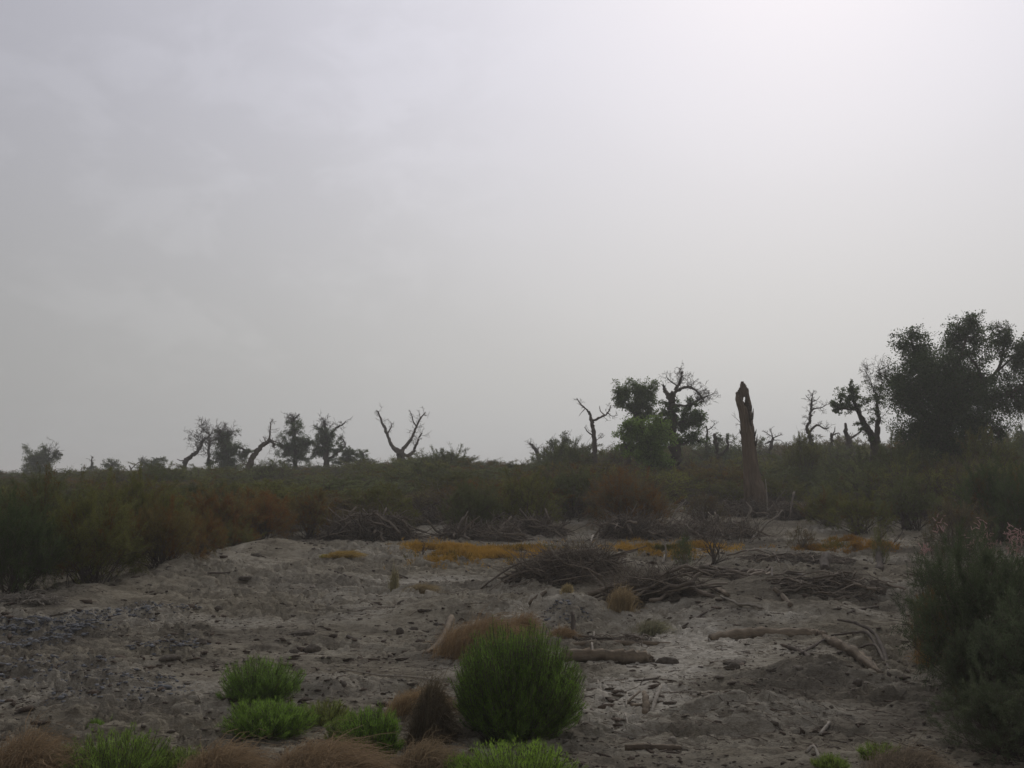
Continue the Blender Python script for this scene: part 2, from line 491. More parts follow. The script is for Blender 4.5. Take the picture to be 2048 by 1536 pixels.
# ------------------------------------------------------------------ the ground
def build_ground():
    front = np.linspace(-.56, .56, 780)
    rest = np.linspace(.56, 2 * math.pi - .56, 66)[1:-1]
    th = np.concatenate([front, rest]); na = len(th)
    r = np.concatenate([np.array([.4, 1, 1.8, 2.8, 4, 5.2, 6.2, 7.0, 7.6]), np.geomspace(8.0, 30, 560), np.geomspace(30.1, 60, 90), np.geomspace(63, 2500, 40)])
    nr = len(r)
    X = r[:, None] * np.sin(th)[None]; Y = r[:, None] * np.cos(th)[None]
    Z = np.empty_like(X)
    x = X.ravel(); y = Y.ravel()
    z = macro_h(x, y) + micro_h(x, y)
    V = np.stack([x, y, z], 1)
    V = np.concatenate([V, [[0, 0, float(macro_h(np.array([0.]), np.array([0.]))[0])]]])
    i = np.arange(nr - 1)[:, None] * na; j = np.arange(na)[None]; k = (j + 1) % na
    Q = np.stack([i + j, i + na + j, i + na + k, i + k], -1).reshape(-1, 4)
    c = nr * na; jj = np.arange(na); kk = (jj + 1) % na
    T = np.stack([np.full(na, c), jj, kk], -1)
    mb = MB(); mb.add(V, T, Q)
    me = mb.mesh('ground', M_GROUND, smooth=True)
    # where salt has dried out white, and where the soil is mixed darker and greyer
    xx = V[:, 0]; yy = V[:, 1]
    salt = np.clip(fbm(xx / 2.6, yy / 1.6, 4, 71) * 2.2 - 1.12, 0, .42)
    for (px, py, rx, ry, a) in SALT:
        p = on_ground(px, py)
        g = np.exp(-(((xx - p[0]) / rx) ** 2 + ((yy - p[1]) / ry) ** 2))
        salt = np.maximum(salt, a * g * (.55 + .7 * fbm(xx / .5, yy / .5, 3, 73)))
    dark_soil = np.clip(fbm(xx / 2.2 + 9, yy / 1.8, 4, 77) * 2.2 - 1.0, 0, .8)
    for (px, py, rx, ry, a) in DARK_SOIL:
        p = on_ground(px, py)
        g = np.exp(-(((xx - p[0]) / rx) ** 2 + ((yy - p[1]) / ry) ** 2))
        dark_soil = np.maximum(dark_soil, a * g * (.5 + .8 * fbm(xx / .45, yy / .45, 3, 79)))
    dark_soil = dark_soil * np.clip(1 - salt * 1.3, 0, 1)
    for nm, arr in (('salt', salt), ('dark_soil', dark_soil)):
        a_ = me.attributes.new(nm, 'FLOAT', 'POINT'); a_.data.foreach_set('value', np.clip(arr, 0, 1).astype(np.float32))
    g = obj('ground', me)
    tag(g, 'grey salty dirt flat with crumbly crust and low mounds', None, None, 'structure')
    return g

# pixel centres of pale salt / sand patches and of darker grey areas, with radii in metres
SALT = [(1390, 1290, .9, 1.6, 1.7), (1335, 1335, .6, .9, 1.6), (1285, 1390, .6, 1.0, 1.5), (1230, 1440, .5, .7, 1.0), (1440, 1265, .6, .6, .7), (1560, 1300, .9, .6, .55), (800, 1165, 1.5, .45, .85), (900, 1160, 1.0, .4, .8), (1090, 1195, 1.2, .9, .7),
        (1060, 1240, 1.0, .8, .5), (700, 1110, 1.1, .5, .7), (1680, 1062, 1.6, .6, .9), (1800, 1055, 1.2, .5, .6), (1680, 1088, .6, .25, .8), (1560, 1125, 1.6, .5, .65), (1760, 1125, 1.4, .5, .8),
        (1180, 1045, 1.8, .9, .7), (650, 1170, 2.0, 1.3, .35), (500, 1130, 2.0, 1.4, .35), (450, 1425, .6, .3, .5), (1560, 1232, .7, .35, .8), (1730, 1222, .5, .4, .5), (900, 1310, .7, .5, .4), (700, 1300, 1.2, .6, .3), (1320, 1390, .4, .5, .6)]
DARK_SOIL = [(700, 1060, 3.5, 2.2, .9), (860, 1060, 3.5, 2.2, .95), (1000, 1075, 3, 2, .9), (1120, 1085, 2, 1.6, .8), (1330, 1070, 2.6, 2.4, .9), (1450, 1080, 2.6, 2.6, .95), (1560, 1050, 2.6, 2.2, .8), (1750, 1035, 3, 1.6, .8), (1480, 1020, 3.5, 3, .9), (1900, 1050, 3, 3, .8), (1450, 1120, 1.6, .8, .7), (1420, 1210, 1.1, .8, .8), (1640, 1350, .6, .6, .8), (1260, 1135, .9, .8, .6), (1700, 1190, 1.2, .9, .6), (650, 1370, .7, .6, .6), (1500, 1400, .7, .5, .7), (1600, 1460, 1.4, .5, .6), (200, 1400, 2.0, 1.2, .6), (60, 1285, 1.5, 1.0, 1.1), (190, 1245, 1.2, .6, .8), (80, 1350, 1.4, .9, .9), (160, 1390, 1.6, 1.0, .8), (1250, 1450, .8, .6, .5)]
ground = build_ground()

# ------------------------------------------------------------------ haze
def build_haze():
    mb = MB()
    x0, x1, y0, y1, z0, z1 = -2560, 2560, -2560, 2560, -1.5, 12.5
    V = [(x0, y0, z0), (x1, y0, z0), (x1, y1, z0), (x0, y1, z0), (x0, y0, z1), (x1, y0, z1), (x1, y1, z1), (x0, y1, z1)]
    mb.add(V, None, [(0, 3, 2, 1), (4, 5, 6, 7), (0, 1, 5, 4), (1, 2, 6, 5), (2, 3, 7, 6), (3, 0, 4, 7)])
    m, t, o = new_mat('dust_haze')
    v = t.nodes.new('ShaderNodeVolumePrincipled')
    v.inputs['Color'].default_value = (.98, .98, .97, 1)
    v.inputs['Density'].default_value = HAZE
    v.inputs['Anisotropy'].default_value = .35
    t.links.new(v.outputs[0], o.inputs['Volume'])
    h = obj('haze', mb.mesh('haze', m))
    tag(h, 'pale dust haze hanging over the whole flat', None, None, 'stuff')
HAZE = .0013
build_haze()

# ------------------------------------------------------------------ curves
def bez(P0, P1, P2, t):
    t = t[..., None]
    return P0 * (1 - t) ** 2 + P1 * 2 * t * (1 - t) + P2 * t * t

def bez_d(P0, P1, P2, t):
    t = t[..., None]
    return (P1 - P0) * 2 * (1 - t) + (P2 - P1) * 2 * t

def crom(P, R, step=None, per=5):
    P = np.asarray(P, float); R = np.asarray(R, float)
    if len(P) == 2:
        t = np.linspace(0, 1, per + 1)[:, None]
        return P[0] + (P[1] - P[0]) * t, R[0] + (R[1] - R[0]) * t[:, 0]
    Q = np.concatenate([[2 * P[0] - P[1]], P, [2 * P[-1] - P[-2]]])
    o = []; orr = []
    for i in range(len(P) - 1):
        p0, p1, p2, p3 = Q[i], Q[i + 1], Q[i + 2], Q[i + 3]
        for k in range(per):
            t = k / per
            o.append(.5 * (2 * p1 + (p2 - p0) * t + (2 * p0 - 5 * p1 + 4 * p2 - p3) * t * t + (3 * p1 - p0 - 3 * p2 + p3) * t ** 3))
            orr.append(R[i] + (R[i + 1] - R[i]) * t)
    o.append(P[-1]); orr.append(R[-1])
    return np.array(o), np.array(orr)

def grow(rng, p, d, length, r, level, wig=.35, up=.15, kids=5, spread=.9, segs=6, shrink=.5, out=None):
    """crooked twig with forking side twigs; fills out with (points, radii)"""
    if out is None: out = []
    P = [np.array(p, float)]; d = np.array(d, float); d /= np.linalg.norm(d) + 1e-9
    for i in range(segs):
        d = d + rng.normal(size=3) * wig / math.sqrt(segs) * 1.5 + np.array([0, 0, up / segs])
        d /= np.linalg.norm(d)
        P.append(P[-1] + d * length / segs)
    P = np.array(P); R = np.linspace(r, r * .3, segs + 1)
    out.append((P, R))
    if level > 0:
        for k in range(kids):
            t = .2 + .8 * (k + rng.random()) / kids
            i = min(segs - 1, int(t * segs))
            dd = (P[i + 1] - P[i]); dd /= np.linalg.norm(dd) + 1e-9
            sd = np.cross(dd, rng.normal(size=3)); sd /= np.linalg.norm(sd) + 1e-9
            nd = dd * (1.15 - .3 * spread) + sd * spread
            grow(rng, P[i] + (P[i + 1] - P[i]) * rng.random(), nd, length * shrink * (.6 + .7 * rng.random()), R[i] * .55, level - 1, wig, up, max(2, kids - 1), spread, max(3, segs - 2), shrink, out)
    return out

def lines_to_prisms(mb, lines, rng, rmin=0):
    P0 = []; P1 = []; a = []; b = []; rn = []
    for P, R in lines:
        P0.append(P[:-1]); P1.append(P[1:]); a.append(np.maximum(R[:-1], rmin)); b.append(np.maximum(R[1:], rmin * .8)); rn.append(np.full(len(P) - 1, rng.random()))
    if P0:
        mb.prisms(np.concatenate(P0), np.concatenate(P1), np.concatenate(a), np.concatenate(b), np.concatenate(rn))

# ------------------------------------------------------------------ tamarisk shrubs
def shrub_proto(seed, n_stem, n_sub, n_leaf, sl=.075, sw=.011, open_=.0, gnarl=.15, sr=1.0, lobed=.68):
    """unit shrub, about 1 high and 1 in half width; returns (branches mesh, foliage mesh)"""
    rng = np.random.default_rng(seed)
    th = rng.random(n_stem) * 6.283
    rad = np.sqrt(rng.random(n_stem)) * 1.0
    b = rng.normal(size=(n_stem, 3)) * np.array([.12, .12, 0])
    hgt = np.sqrt(np.clip(1 - (rad * .92) ** 2, .03, 1)) * (.72 + .33 * rng.random(n_stem))
    tip = np.stack([np.cos(th) * rad, np.sin(th) * rad, hgt], 1)
    ctl = b + (tip - b) * np.array([.42, .42, .62]) + rng.normal(size=(n_stem, 3)) * gnarl * .6
    st = MB()
    T = np.linspace(0, 1, 7)
    P = bez(b[:, None], ctl[:, None], tip[:, None], T[None].repeat(n_stem, 0))
    st.prisms(P[:, :-1].reshape(-1, 3), P[:, 1:].reshape(-1, 3), np.tile(np.linspace(.017, .006, 6) * sr, n_stem), np.tile(np.linspace(.015, .004, 6) * sr, n_stem), np.repeat(rng.random(n_stem), 6))
    # side branches
    k = rng.integers(0, n_stem, n_sub); t = .25 + .75 * rng.random(n_sub) ** .8
    p0 = bez(b[k], ctl[k], tip[k], t); d = bez_d(b[k], ctl[k], tip[k], t)
    d /= np.linalg.norm(d, axis=1)[:, None] + 1e-9
    dd = d * .7 + rng.normal(size=(n_sub, 3)) * .55 + np.array([0, 0, .35])
    dd /= np.linalg.norm(dd, axis=1)[:, None]
    ln = (.16 + .20 * rng.random(n_sub))[:, None]
    p2 = p0 + dd * ln; p1 = p0 + dd * ln * .5 + np.array([0, 0, 1]) * ln * .12
    # two thirds of the side branches gather into rounded lobes, as tamarisk sprays do
    nl = 15
    la = np.arange(nl) * 2.4 + rng.random(nl) * .8; lr = np.concatenate([np.sqrt((np.arange(9) + .3) / 9) * .74, .62 + .25 * rng.random(6)])
    lz = np.concatenate([(.78 - .42 * lr[:9] ** 1.6) * (.8 + .32 * rng.random(9)), .16 + .16 * rng.random(6)])
    lc = np.stack([np.cos(la) * lr, np.sin(la) * lr, lz], 1)
    lob = rng.random(n_sub) < lobed; li = rng.integers(0, nl, n_sub)
    uu = rng.normal(size=(n_sub, 3)) + np.array([0, 0, .25]); uu /= np.linalg.norm(uu, axis=1)[:, None]
    lrad = (.22 + .13 * rng.random(nl))[li][:, None]
    a0 = lc[li] + uu * lrad * .25; a2 = lc[li] + uu * lrad * (.75 + .4 * rng.random((n_sub, 1))); a1 = (a0 + a2) / 2 + np.array([0, 0, .04])
    p0 = np.where(lob[:, None], a0, p0); p1 = np.where(lob[:, None], a1, p1); p2 = np.where(lob[:, None], a2, p2)
    p2[:, 2] = np.maximum(p2[:, 2], .02)
    T = np.linspace(0, 1, 4)
    P = bez(p0[:, None], p1[:, None], p2[:, None], T[None].repeat(n_sub, 0))
    st.prisms(P[:, :-1].reshape(-1, 3), P[:, 1:].reshape(-1, 3), .0042 * sr, .003 * sr, np.repeat(rng.random(n_sub), 3))
    fo = MB()
    keep = rng.random(n_sub) > open_
    idx = np.flatnonzero(keep)
    wj = (rng.random(len(idx)) ** 1.3 + .05) * np.clip(p2[idx, 2] + .05, .1, 1) ** .5; j = rng.choice(idx, n_leaf, p=wj / wj.sum())
    tt = .1 + .95 * rng.random(n_leaf)
    q = bez(p0[j], p1[j], p2[j], tt); dq = bez_d(p0[j], p1[j], p2[j], tt)
    dq /= np.linalg.norm(dq, axis=1)[:, None] + 1e-9
    q = q + rng.normal(size=(n_leaf, 3)) * .016
    D = dq + rng.normal(size=(n_leaf, 3)) * .75 + np.array([0, 0, .1])
    lump = .5 + .3 * np.sin(7 * q[:, 0] + seed) * np.sin(6.3 * q[:, 1] + 2 * seed) + .12 * rng.normal(size=n_sub)[j] + .22 * (rng.random(nl)[li[j]] - .5)
    fo.slivers(q, D, sl * (.6 + .8 * rng.random(n_leaf)), sw * (.7 + .6 * rng.random(n_leaf)), rng, np.clip(lump, 0, 1))
    return st.mesh('shrub_branches', M_STEM), fo.mesh('shrub_foliage', M_TAM)

PROTO_NEAR = [shrub_proto(100 + i, 80, 900, 46000, .042, .0062, .10, .24, .5, .42) for i in range(4)]
PROTO_MID = [shrub_proto(200 + i, 54, 460, 13000, .062, .0112, .15, .2, .7) for i in range(6)] + [shrub_proto(230 + i, 70, 700, 6000, .06, .0105, .45, .28, .8) for i in range(3)]
PROTO_WISPY = [shrub_proto(300 + i, 60, 480, 9000, .05, .007, .35, .3, .45) for i in range(3)]

def put_shrub(px, Y, top_py, hw_px, proto, col, rust, label, group=None, name='tamarisk_shrub', zoff=0.0, rot=None, base=None, cat='shrub'):
    x = at(px, 900, Y)[0]
    z = Hs(x, Y) - .04 if base is None else base
    h = max(.35, at(px, top_py, Y)[2] - z)
    w = hw_px * m_per_px(Y)
    t = thing(name, (x, Y, z + zoff), label, cat, group)
    t.scale = (w, w * .95, h)
    t.rotation_euler = (0, 0, random.random() * 6.28 if rot is None else rot)
    b = obj('branches', proto[0], t); f = obj('foliage', proto[1], t)
    f.color = (col[0], col[1], col[2], rust)
    return t

GG = (.135, .150, .062)      # grey green
OL = (.160, .162, .050)      # olive
DG = (.078, .106, .042)      # dark green
RU = (.170, .140, .050)      # rusty
BR = (.160, .134, .074)      # brown-grey

NAMED = [  # px, Y, top row, half width px, proto, colour, rust share, label
    (38, 19.6, 1010, 105, PROTO_NEAR[0], DG, .12, 'dark green tamarisk shrub at the left edge with its foot on the dirt bank'),
    (185, 20.9, 1000, 115, PROTO_NEAR[1], OL, .25, 'olive tamarisk shrub with brownish sprays, second from the left on the dirt bank'),
    (330, 22.6, 1015, 95, PROTO_NEAR[2], RU, .38, 'brownish tamarisk shrub leaning over the right end of the left dirt bank'),
    (405, 24.4, 1035, 62, PROTO_NEAR[3], RU, .48, 'small rusty tamarisk shrub where the dirt bank starts to rise to its crest'),
    (110, 23.5, 965, 130, PROTO_NEAR[2], GG, .28, 'tall grey-green tamarisk shrub behind the two shrubs on the left dirt bank'),
    (275, 25.5, 962, 125, PROTO_NEAR[0], OL, .28, 'tall olive tamarisk shrub behind the brownish shrub on the left dirt bank'),
    (-60, 23.0, 975, 120, PROTO_NEAR[3], GG, .3, 'grey-green tamarisk shrub cut off by the left edge behind the darkest shrub'),
    (430, 28.0, 985, 95, PROTO_NEAR[1], RU, .5, 'rust-tinged tamarisk shrub beside the leaning dead trunk'),
    (525, 29.5, 998, 70, PROTO_NEAR[2], RU, .62, 'orange-brown tamarisk shrub just behind the top of the dirt crest'),
    (470, 27.0, 1052, 60, PROTO_NEAR[3], OL, .45, 'low olive tamarisk shrub at the left foot of the dirt crest'),
    (1985, 29.5, 935, 95, PROTO_NEAR[1], DG, .25, 'dark tamarisk shrub with yellow-brown top at the right edge below the big poplar'),
    (2060, 27.5, 950, 80, PROTO_NEAR[0], DG, .2, 'dark tamarisk shrub cut off by the right edge beneath the big poplar'),
    (1255, 32.5, 955, 95, PROTO_NEAR[2], BR, .5, 'brownish wispy tamarisk shrub above the round twig heap in the middle'),
    (1650, 33.5, 985, 60, PROTO_NEAR[3], OL, .3, 'small green tamarisk shrub just right of the foot of the tall broken trunk'),
    (1365, 23.8, 1068, 26, PROTO_WISPY[0], (.09, .13, .05), .1, 'small upright green sprig growing in the orange ground cover'),
    (945, 31.5, 968, 70, PROTO_NEAR[1], GG, .12, 'grey-green tamarisk shrub coming forward above the low wide brush pile'),
    (1050, 33.0, 950, 85, PROTO_MID[0], OL, .15, 'rounded olive tamarisk shrub left of the small pale clearing'),
    (765, 33.5, 975, 75, PROTO_MID[2], OL, .2, 'olive tamarisk shrub rising right behind the big dark brush pile'),
    (625, 31.0, 985, 60, PROTO_MID[3], RU, .4, 'brownish-green tamarisk shrub left of the big dark brush pile'),
    (1405, 35.5, 985, 55, PROTO_MID[7], BR, .3, 'wispy brownish tamarisk shrub left of the foot of the tall broken trunk'),
    (1715, 31.5, 990, 70, PROTO_MID[4], OL, .2, 'rounded olive tamarisk shrub coming forward onto the right salt flat'),
    (1815, 32.5, 960, 85, PROTO_MID[1], GG, .15, 'rounded grey-green tamarisk shrub at the back of the right salt flat'),
    (1905, 26.5, 1000, 75, PROTO_MID[6], BR, .25, 'twiggy brownish tamarisk shrub at the right end of the salt flat'),
    (1755, 25.0, 1052, 24, PROTO_WISPY[2], OL, .2, 'thin small sprig on the salt flat beside the sparse leafless bush'),
    (1600, 27.5, 1052, 34, PROTO_WISPY[1], BR, .3, 'thin brownish wispy shrub in front of the right orange patch'),
    (885, 62, 898, 75, PROTO_MID[5], GG, .1, 'tall grey-green bush standing above the thicket right of the forked dead tree'),
    (1135, 55, 888, 62, PROTO_MID[0], GG, .1, 'tall grey-green bush standing above the thicket left of the bare two-armed trunk'),
    (1235, 60, 898, 48, PROTO_MID[2], GG, .1, 'grey-green bush rising just right of the bare two-armed trunk'),
    (1610, 52, 876, 62, PROTO_MID[3], OL, .15, 'tall olive bush at the foot of the twisted bare tree'),
    (1800, 42, 878, 75, PROTO_MID[4], GG, .12, 'tall grey-green bush at the left foot of the big dark poplar'),
    (1960, 40, 868, 85, PROTO_MID[1], OL, .2, 'tall olive bush at the right foot of the big dark poplar'),
    (545, 60, 918, 55, PROTO_MID[6], GG, .12, 'grey-green bush rising right beside the leaning dead trunk'),
    (330, 52, 928, 70, PROTO_MID[5], GG, .1, 'grey-green bush rising left of the crooked twiggy tree'),
]
for n_ in NAMED:
    put_shrub(n_[0], n_[1], n_[2], n_[3], n_[4], n_[5], n_[6], n_[7])

# the big dark shrubs at the right, close to the camera
NEAR_RIGHT = [
    (1955, 12.6, 1095, 165, PROTO_NEAR[0], (.090, .112, .059), .06, 'big dark green tamarisk shrub in the right foreground'),
    (2075, 10.8, 1200, 165, PROTO_NEAR[3], (.113, .139, .078), .05, 'grey-green shrub cut off by the lower right corner'),
    (1985, 9.7, 1370, 150, PROTO_NEAR[1], (.106, .125, .071), .08, 'low grey-green shrub at the bottom right in front of the big dark tamarisk'),
    (1935, 11.3, 1270, 90, PROTO_NEAR[2], (.101, .121, .067), .08, 'soft grey-green shrub between the big dark tamarisk and the low one at the bottom right'),
    (1858, 14.0, 1200, 50, PROTO_NEAR[2], (.13, .105, .05), .5, 'small rusty shrub at the left side of the big dark tamarisk'),
    (1965, 15.6, 1055, 125, PROTO_WISPY[1], (.095, .118, .066), .1, 'wispy green tamarisk shrub with pink flower sprays behind the big dark shrub'),
    (1860, 16.4, 1080, 65, PROTO_WISPY[2], (.095, .112, .064), .2, 'small wispy tamarisk shrub to the left of the pink-flowered one'),
]
right_things = [put_shrub(*n_) for n_ in NEAR_RIGHT]

# the thicket: rows of shrubs further and further back
SX = [-200, 0, 200, 350, 500, 650, 750, 880, 960, 1050, 1120, 1180, 1300, 1400, 1600, 1750, 1950, 2048, 2300]
SY = [952, 950, 945, 936, 935, 930, 924, 908, 932, 925, 893, 908, 905, 897, 886, 886, 874, 868, 868]
FX = [-400, 0, 260, 400, 470, 600, 700, 900, 960, 1250, 1330, 1400, 1640, 1700, 1850, 1930, 2048, 2400]
FY = [25, 27, 28, 29.5, 31, 32.5, 35, 35, 33.5, 34, 42, 43.5, 43.5, 36, 35, 32, 30, 30]
MARKS = [(-10, 'at the far left edge'), (78, 'below the round far-left poplar'), (183, 'below the thin leafy snag'), (265, 'below the bowed bare tree'), (385, 'below the crooked twiggy tree'), (500, 'around the leaning dead trunk'),
         (590, 'below the cone-shaped poplar'), (665, 'below the hooked-limb poplar'), (800, 'below the forked dead tree'), (890, 'below the broad low leafy tree'), (975, 'below the faint horizon tree'), (1075, 'below the tilted twiggy stub'),
         (1190, 'below the tall bare trunk with two arms'), (1295, 'below the bright green young poplar'), (1360, 'below the thick-trunked poplar'), (1440, 'below the double stump'), (1510, 'behind the tall broken trunk'), (1570, 'below the starburst snag'),
         (1625, 'below the twisted bare tree'), (1685, 'below the two dead stubs'), (1750, 'below the left-leaning poplar'), (1885, 'below the big dark poplar'), (2040, 'below the right edge of the big poplar')]
ORD = ['foremost', 'second from the front', 'third from the front', 'fourth from the front', 'fifth from the front', 'sixth from the front', 'seventh from the front', 'eighth from the front', 'ninth from the front',
       'tenth from the front', 'eleventh from the front', 'twelfth from the front', 'thirteenth from the front', 'fourteenth from the front', 'fifteenth from the front', 'sixteenth from the front']
CELLS = {}
rs = random.Random(11)
Yrow = 27.0; count = 0
while Yrow < 92 and count < 240:
    gap = 118
    px = -60 + rs.random() * gap
    while px < 2110:
        Yc = Yrow * (1 + (rs.random() - .5) * .08)
        f = float(np.interp(px, FX, FY))
        if Yc >= f:
            S = float(np.interp(px, SX, SY))
            k = min(1.0, (Yc - f) / 34.0)                       # 0 at the front, 1 at the back
            front_row = 945 + FPX * (CAM_Z - 1.2) / f
            top = S + (1 - k) ** 1.4 * .52 * (front_row - S) + (rs.random() - .50) * (22 + 26 * (1 - k)) - (6 if px > 1150 else -5 if px < 980 else 0)
            col, word = rs.choice([(GG, 'grey-green'), (GG, 'grey-green'), (OL, 'olive'), (OL, 'olive'), (RU, 'rust-tinged'), (BR, 'brownish')])
            rust = {'grey-green': .15, 'olive': .22, 'rust-tinged': .42, 'brownish': .3}[word]; br = .75 + .5 * rs.random(); col = tuple(c_ * br for c_ in col)
            if px > 1100: rust *= .8
            mark = min(MARKS, key=lambda q: abs(q[0] - px))[1]
            hw = (.042 + .045 * rs.random()) * FPX
            x = at(px, 900, Yc)[0]; z = Hs(x, Yc)
            if at(px, top, Yc)[2] - z > 3.4: top = float(768 - FPX * math.tan(math.atan((z + 3.4 - CAM_Z) / Yc) - TILT))
            o_ = put_shrub(px, Yc, top, hw, rs.choice(PROTO_MID), col, rust, '-', 'tamarisk shrubs of the thicket')
            CELLS.setdefault(mark, []).append((Yc, word, o_))
            count += 1
        px += gap * (.75 + .5 * rs.random()) * (1 if Yrow > 36 else 1)
    Yrow *= 1.105
for mark, lst in CELLS.items():
    for (Yc, word, o_), od in zip(sorted(lst, key=lambda q: q[0]), ORD):
        o_['label'] = f'{word} tamarisk shrub {mark}, {od}'
print('thicket shrubs', count, max(len(v) for v in CELLS.values()))

# far thicket: one mass
def far_thicket():
    rng = np.random.default_rng(55)
    mb = MB()
    n = 460
    Y = np.exp(rng.uniform(math.log(94), math.log(420), n)); px = rng.uniform(-500, 2550, n)
    for i in range(n):
        x = (px[i] - 1024) / FPX * Y[i]; z = 1.4
        S = np.interp(px[i], SX, SY)
        top = S + rng.uniform(-6, 12)
        h = min(3.6, max(1.2, CAM_Z + (945 - top) / FPX * Y[i] - z)); w = rng.uniform(2.2, 4.2)
        m = 900
        u = rng.normal(size=(m, 3)); u /= np.linalg.norm(u, axis=1)[:, None]; u[:, 2] = np.abs(u[:, 2])
        rr = rng.random((m, 1)) ** .4 * (.8 + .3 * np.sin(u[:, :1] * 5 + i) * np.sin(u[:, 1:2] * 4 + 2 * i))
        P = u * rr * np.array([w, w, h]) + np.array([x, Y[i], z])
        mb.slivers(P, u + rng.normal(size=(m, 3)) * .6 + np.array([0, 0, .5]), .34, .085, rng, np.full(m, rng.random()))
    o = obj('far_thicket', mb.mesh('far_thicket', M_TAM))
    o.color = (.095, .105, .060, .25)
    tag(o, 'hazy grey-green mass of scrub along the horizon', None, None, 'stuff')
far_thicket()

# ------------------------------------------------------------------ trees
def place_line(pts, Y, rng, depth=.5):
    """pts: (px, py, radius in px[, depth offset in m])"""
    P = []; R = []
    dy = 0
    for i, q in enumerate(pts):
        if len(q) > 3: dy = q[3]
        elif i: dy = dy + rng.normal() * depth
        Yp = Y + dy
        P.append(at(q[0], q[1], Yp)); R.append(q[2] * .76 * m_per_px(Y))
    return np.array(P), np.array(R)

def tree(name, label, cat, Y, trunk, limbs=(), clumps=(), twigs=(), leaf=.075, col=(.04, .055, .022), bark=None, seed=0, group=None, gnarl=.25, rust=.1, trunk_label=None, spread=.70, dens=2.3):
    rng = np.random.default_rng(seed)
    bark = bark or M_BARK
    mpp = m_per_px(Y)
    P, R = place_line(trunk, Y, rng, .12)
    gz = Hs(P[0][0], Y) - .1
    foot = P[0].copy(); foot[2] = gz
    if P[0][2] - gz > .1:
        P = np.concatenate([[foot], P]); R = np.concatenate([[R[0] * 1.15], R])
    org = np.array([foot[0], Y, gz])
    t = thing(name, org, label, cat, group)
    def bent(P, R, per=5):
        p, r = crom(P, R, per=per)
        p[1:-1] += rng.normal(size=(len(p) - 2, 3)) * r[1:-1, None] * gnarl
        r = r * (1 + .25 * (rng.random(len(r)) - .5))
        return p, r
    tp, tr = bent(P, R)
    mb = MB(); mb.tube(tp, tr, 10, .45, rng)
    o = obj('trunk', mb.mesh('trunk', bark, True, org), t)
    if trunk_label: o['label'] = trunk_label
    skel = [tp]; skr = [tr]
    for lm in limbs:
        LP, LR = place_line(lm, Y, rng, .25)
        # start on the skeleton
        allp = np.concatenate(skel)
        near = allp[np.argmin(np.linalg.norm((allp - LP[0]) * np.array([1, .3, 1]), axis=1))]
        LP[0] = near
        lp, lr = bent(LP, LR)
        mb = MB(); mb.tube(lp, lr, 7, .4, rng)
        obj('limb', mb.mesh('limb', bark, True, org), t)
        skel.append(lp); skr.append(lr)
    tw = []
    # twigs: (limb index (-1 trunk), from t, to t, count, length px, level)
    for (li, t0, t1, cnt, lpx, lev) in twigs:
        sp = skel[li + 1]; sr = skr[li + 1]
        cnt = int(cnt * 1.5)
        for k in range(cnt):
            tt = t0 + (t1 - t0) * (k + rng.random()) / cnt
            i = min(len(sp) - 2, int(tt * (len(sp) - 1)))
            d = sp[i + 1] - sp[i]; d /= np.linalg.norm(d) + 1e-9
            sd = np.cross(d, rng.normal(size=3)); sd /= np.linalg.norm(sd) + 1e-9
            grow(rng, sp[i], d * .5 + sd * .9 + np.array([0, 0, .25]), lpx * mpp * (.5 + .8 * rng.random()), max(min(sr[i] * .35, lpx * mpp * .03), .008), lev, .5, .25, 4, .85, 6, .5, tw)
    if clumps:
        allp = np.concatenate(skel)
        fo = MB()
        for (cx, cy, rx, ry, n, *rest) in clumps:
            dyo = rest[0] if rest else rng.normal() * rx * mpp * .35
            c = at(cx, cy, Y + dyo)
            rad = np.array([rx * mpp, (rx + ry) * .45 * mpp, ry * mpp])
            nb = max(14, int(n / 24))
            u = rng.normal(size=(nb, 3)); u /= np.linalg.norm(u, axis=1)[:, None]
            tips = c + np.clip(rng.normal(size=(nb, 3)), -1.9, 1.9) * rad * spread
            near = allp[np.argmin(np.linalg.norm(allp - c, axis=1))]
            d = np.linalg.norm(allp[None] - tips[:, None], axis=2)
            cand = allp[np.argmin(d, axis=1)]
            ctl = (cand + tips) / 2 + rng.normal(size=(nb, 3)) * rad * .2
            T = np.linspace(0, 1, 5)
            Pb = bez(cand[:, None], ctl[:, None], tips[:, None], T[None].repeat(nb, 0))
            for k in range(nb):
                tw.append((Pb[k], np.linspace(.014, .005, 5) * (mpp / .027) ** .5))
            # leaves gather round the twig ends
            j = rng.integers(0, nb, n)
            # some twig ends carry many leaves, others few
            n = int(n * dens); wgt = rng.random(nb) ** 1.1 + .05; wgt /= wgt.sum(); j = rng.choice(nb, n, p=wgt)
            tt = 1 - .55 * rng.random(n) ** 1.6
            q = bez(cand[j], ctl[j], tips[j], tt)
            sg = np.minimum(rad.mean() * .15, .26)
            q = q + rng.normal(size=(n, 3)) * sg * np.array([1, 1, .9])
            fo.leaves(q, leaf * .82, rng, np.clip(.5 + .22 * rng.normal(size=nb)[j], 0, 1))
        f = obj('crown', fo.mesh('crown', M_POP, False, org), t)
        f.color = (col[0], col[1], col[2], rust)
    if tw:
        mb = MB(); lines_to_prisms(mb, tw, rng, .30 * mpp)
        o = obj('twigs', mb.mesh('twigs', bark, False, org), t)
        o['kind'] = 'stuff'
    return t

G_POP = (.119, .166, .053)
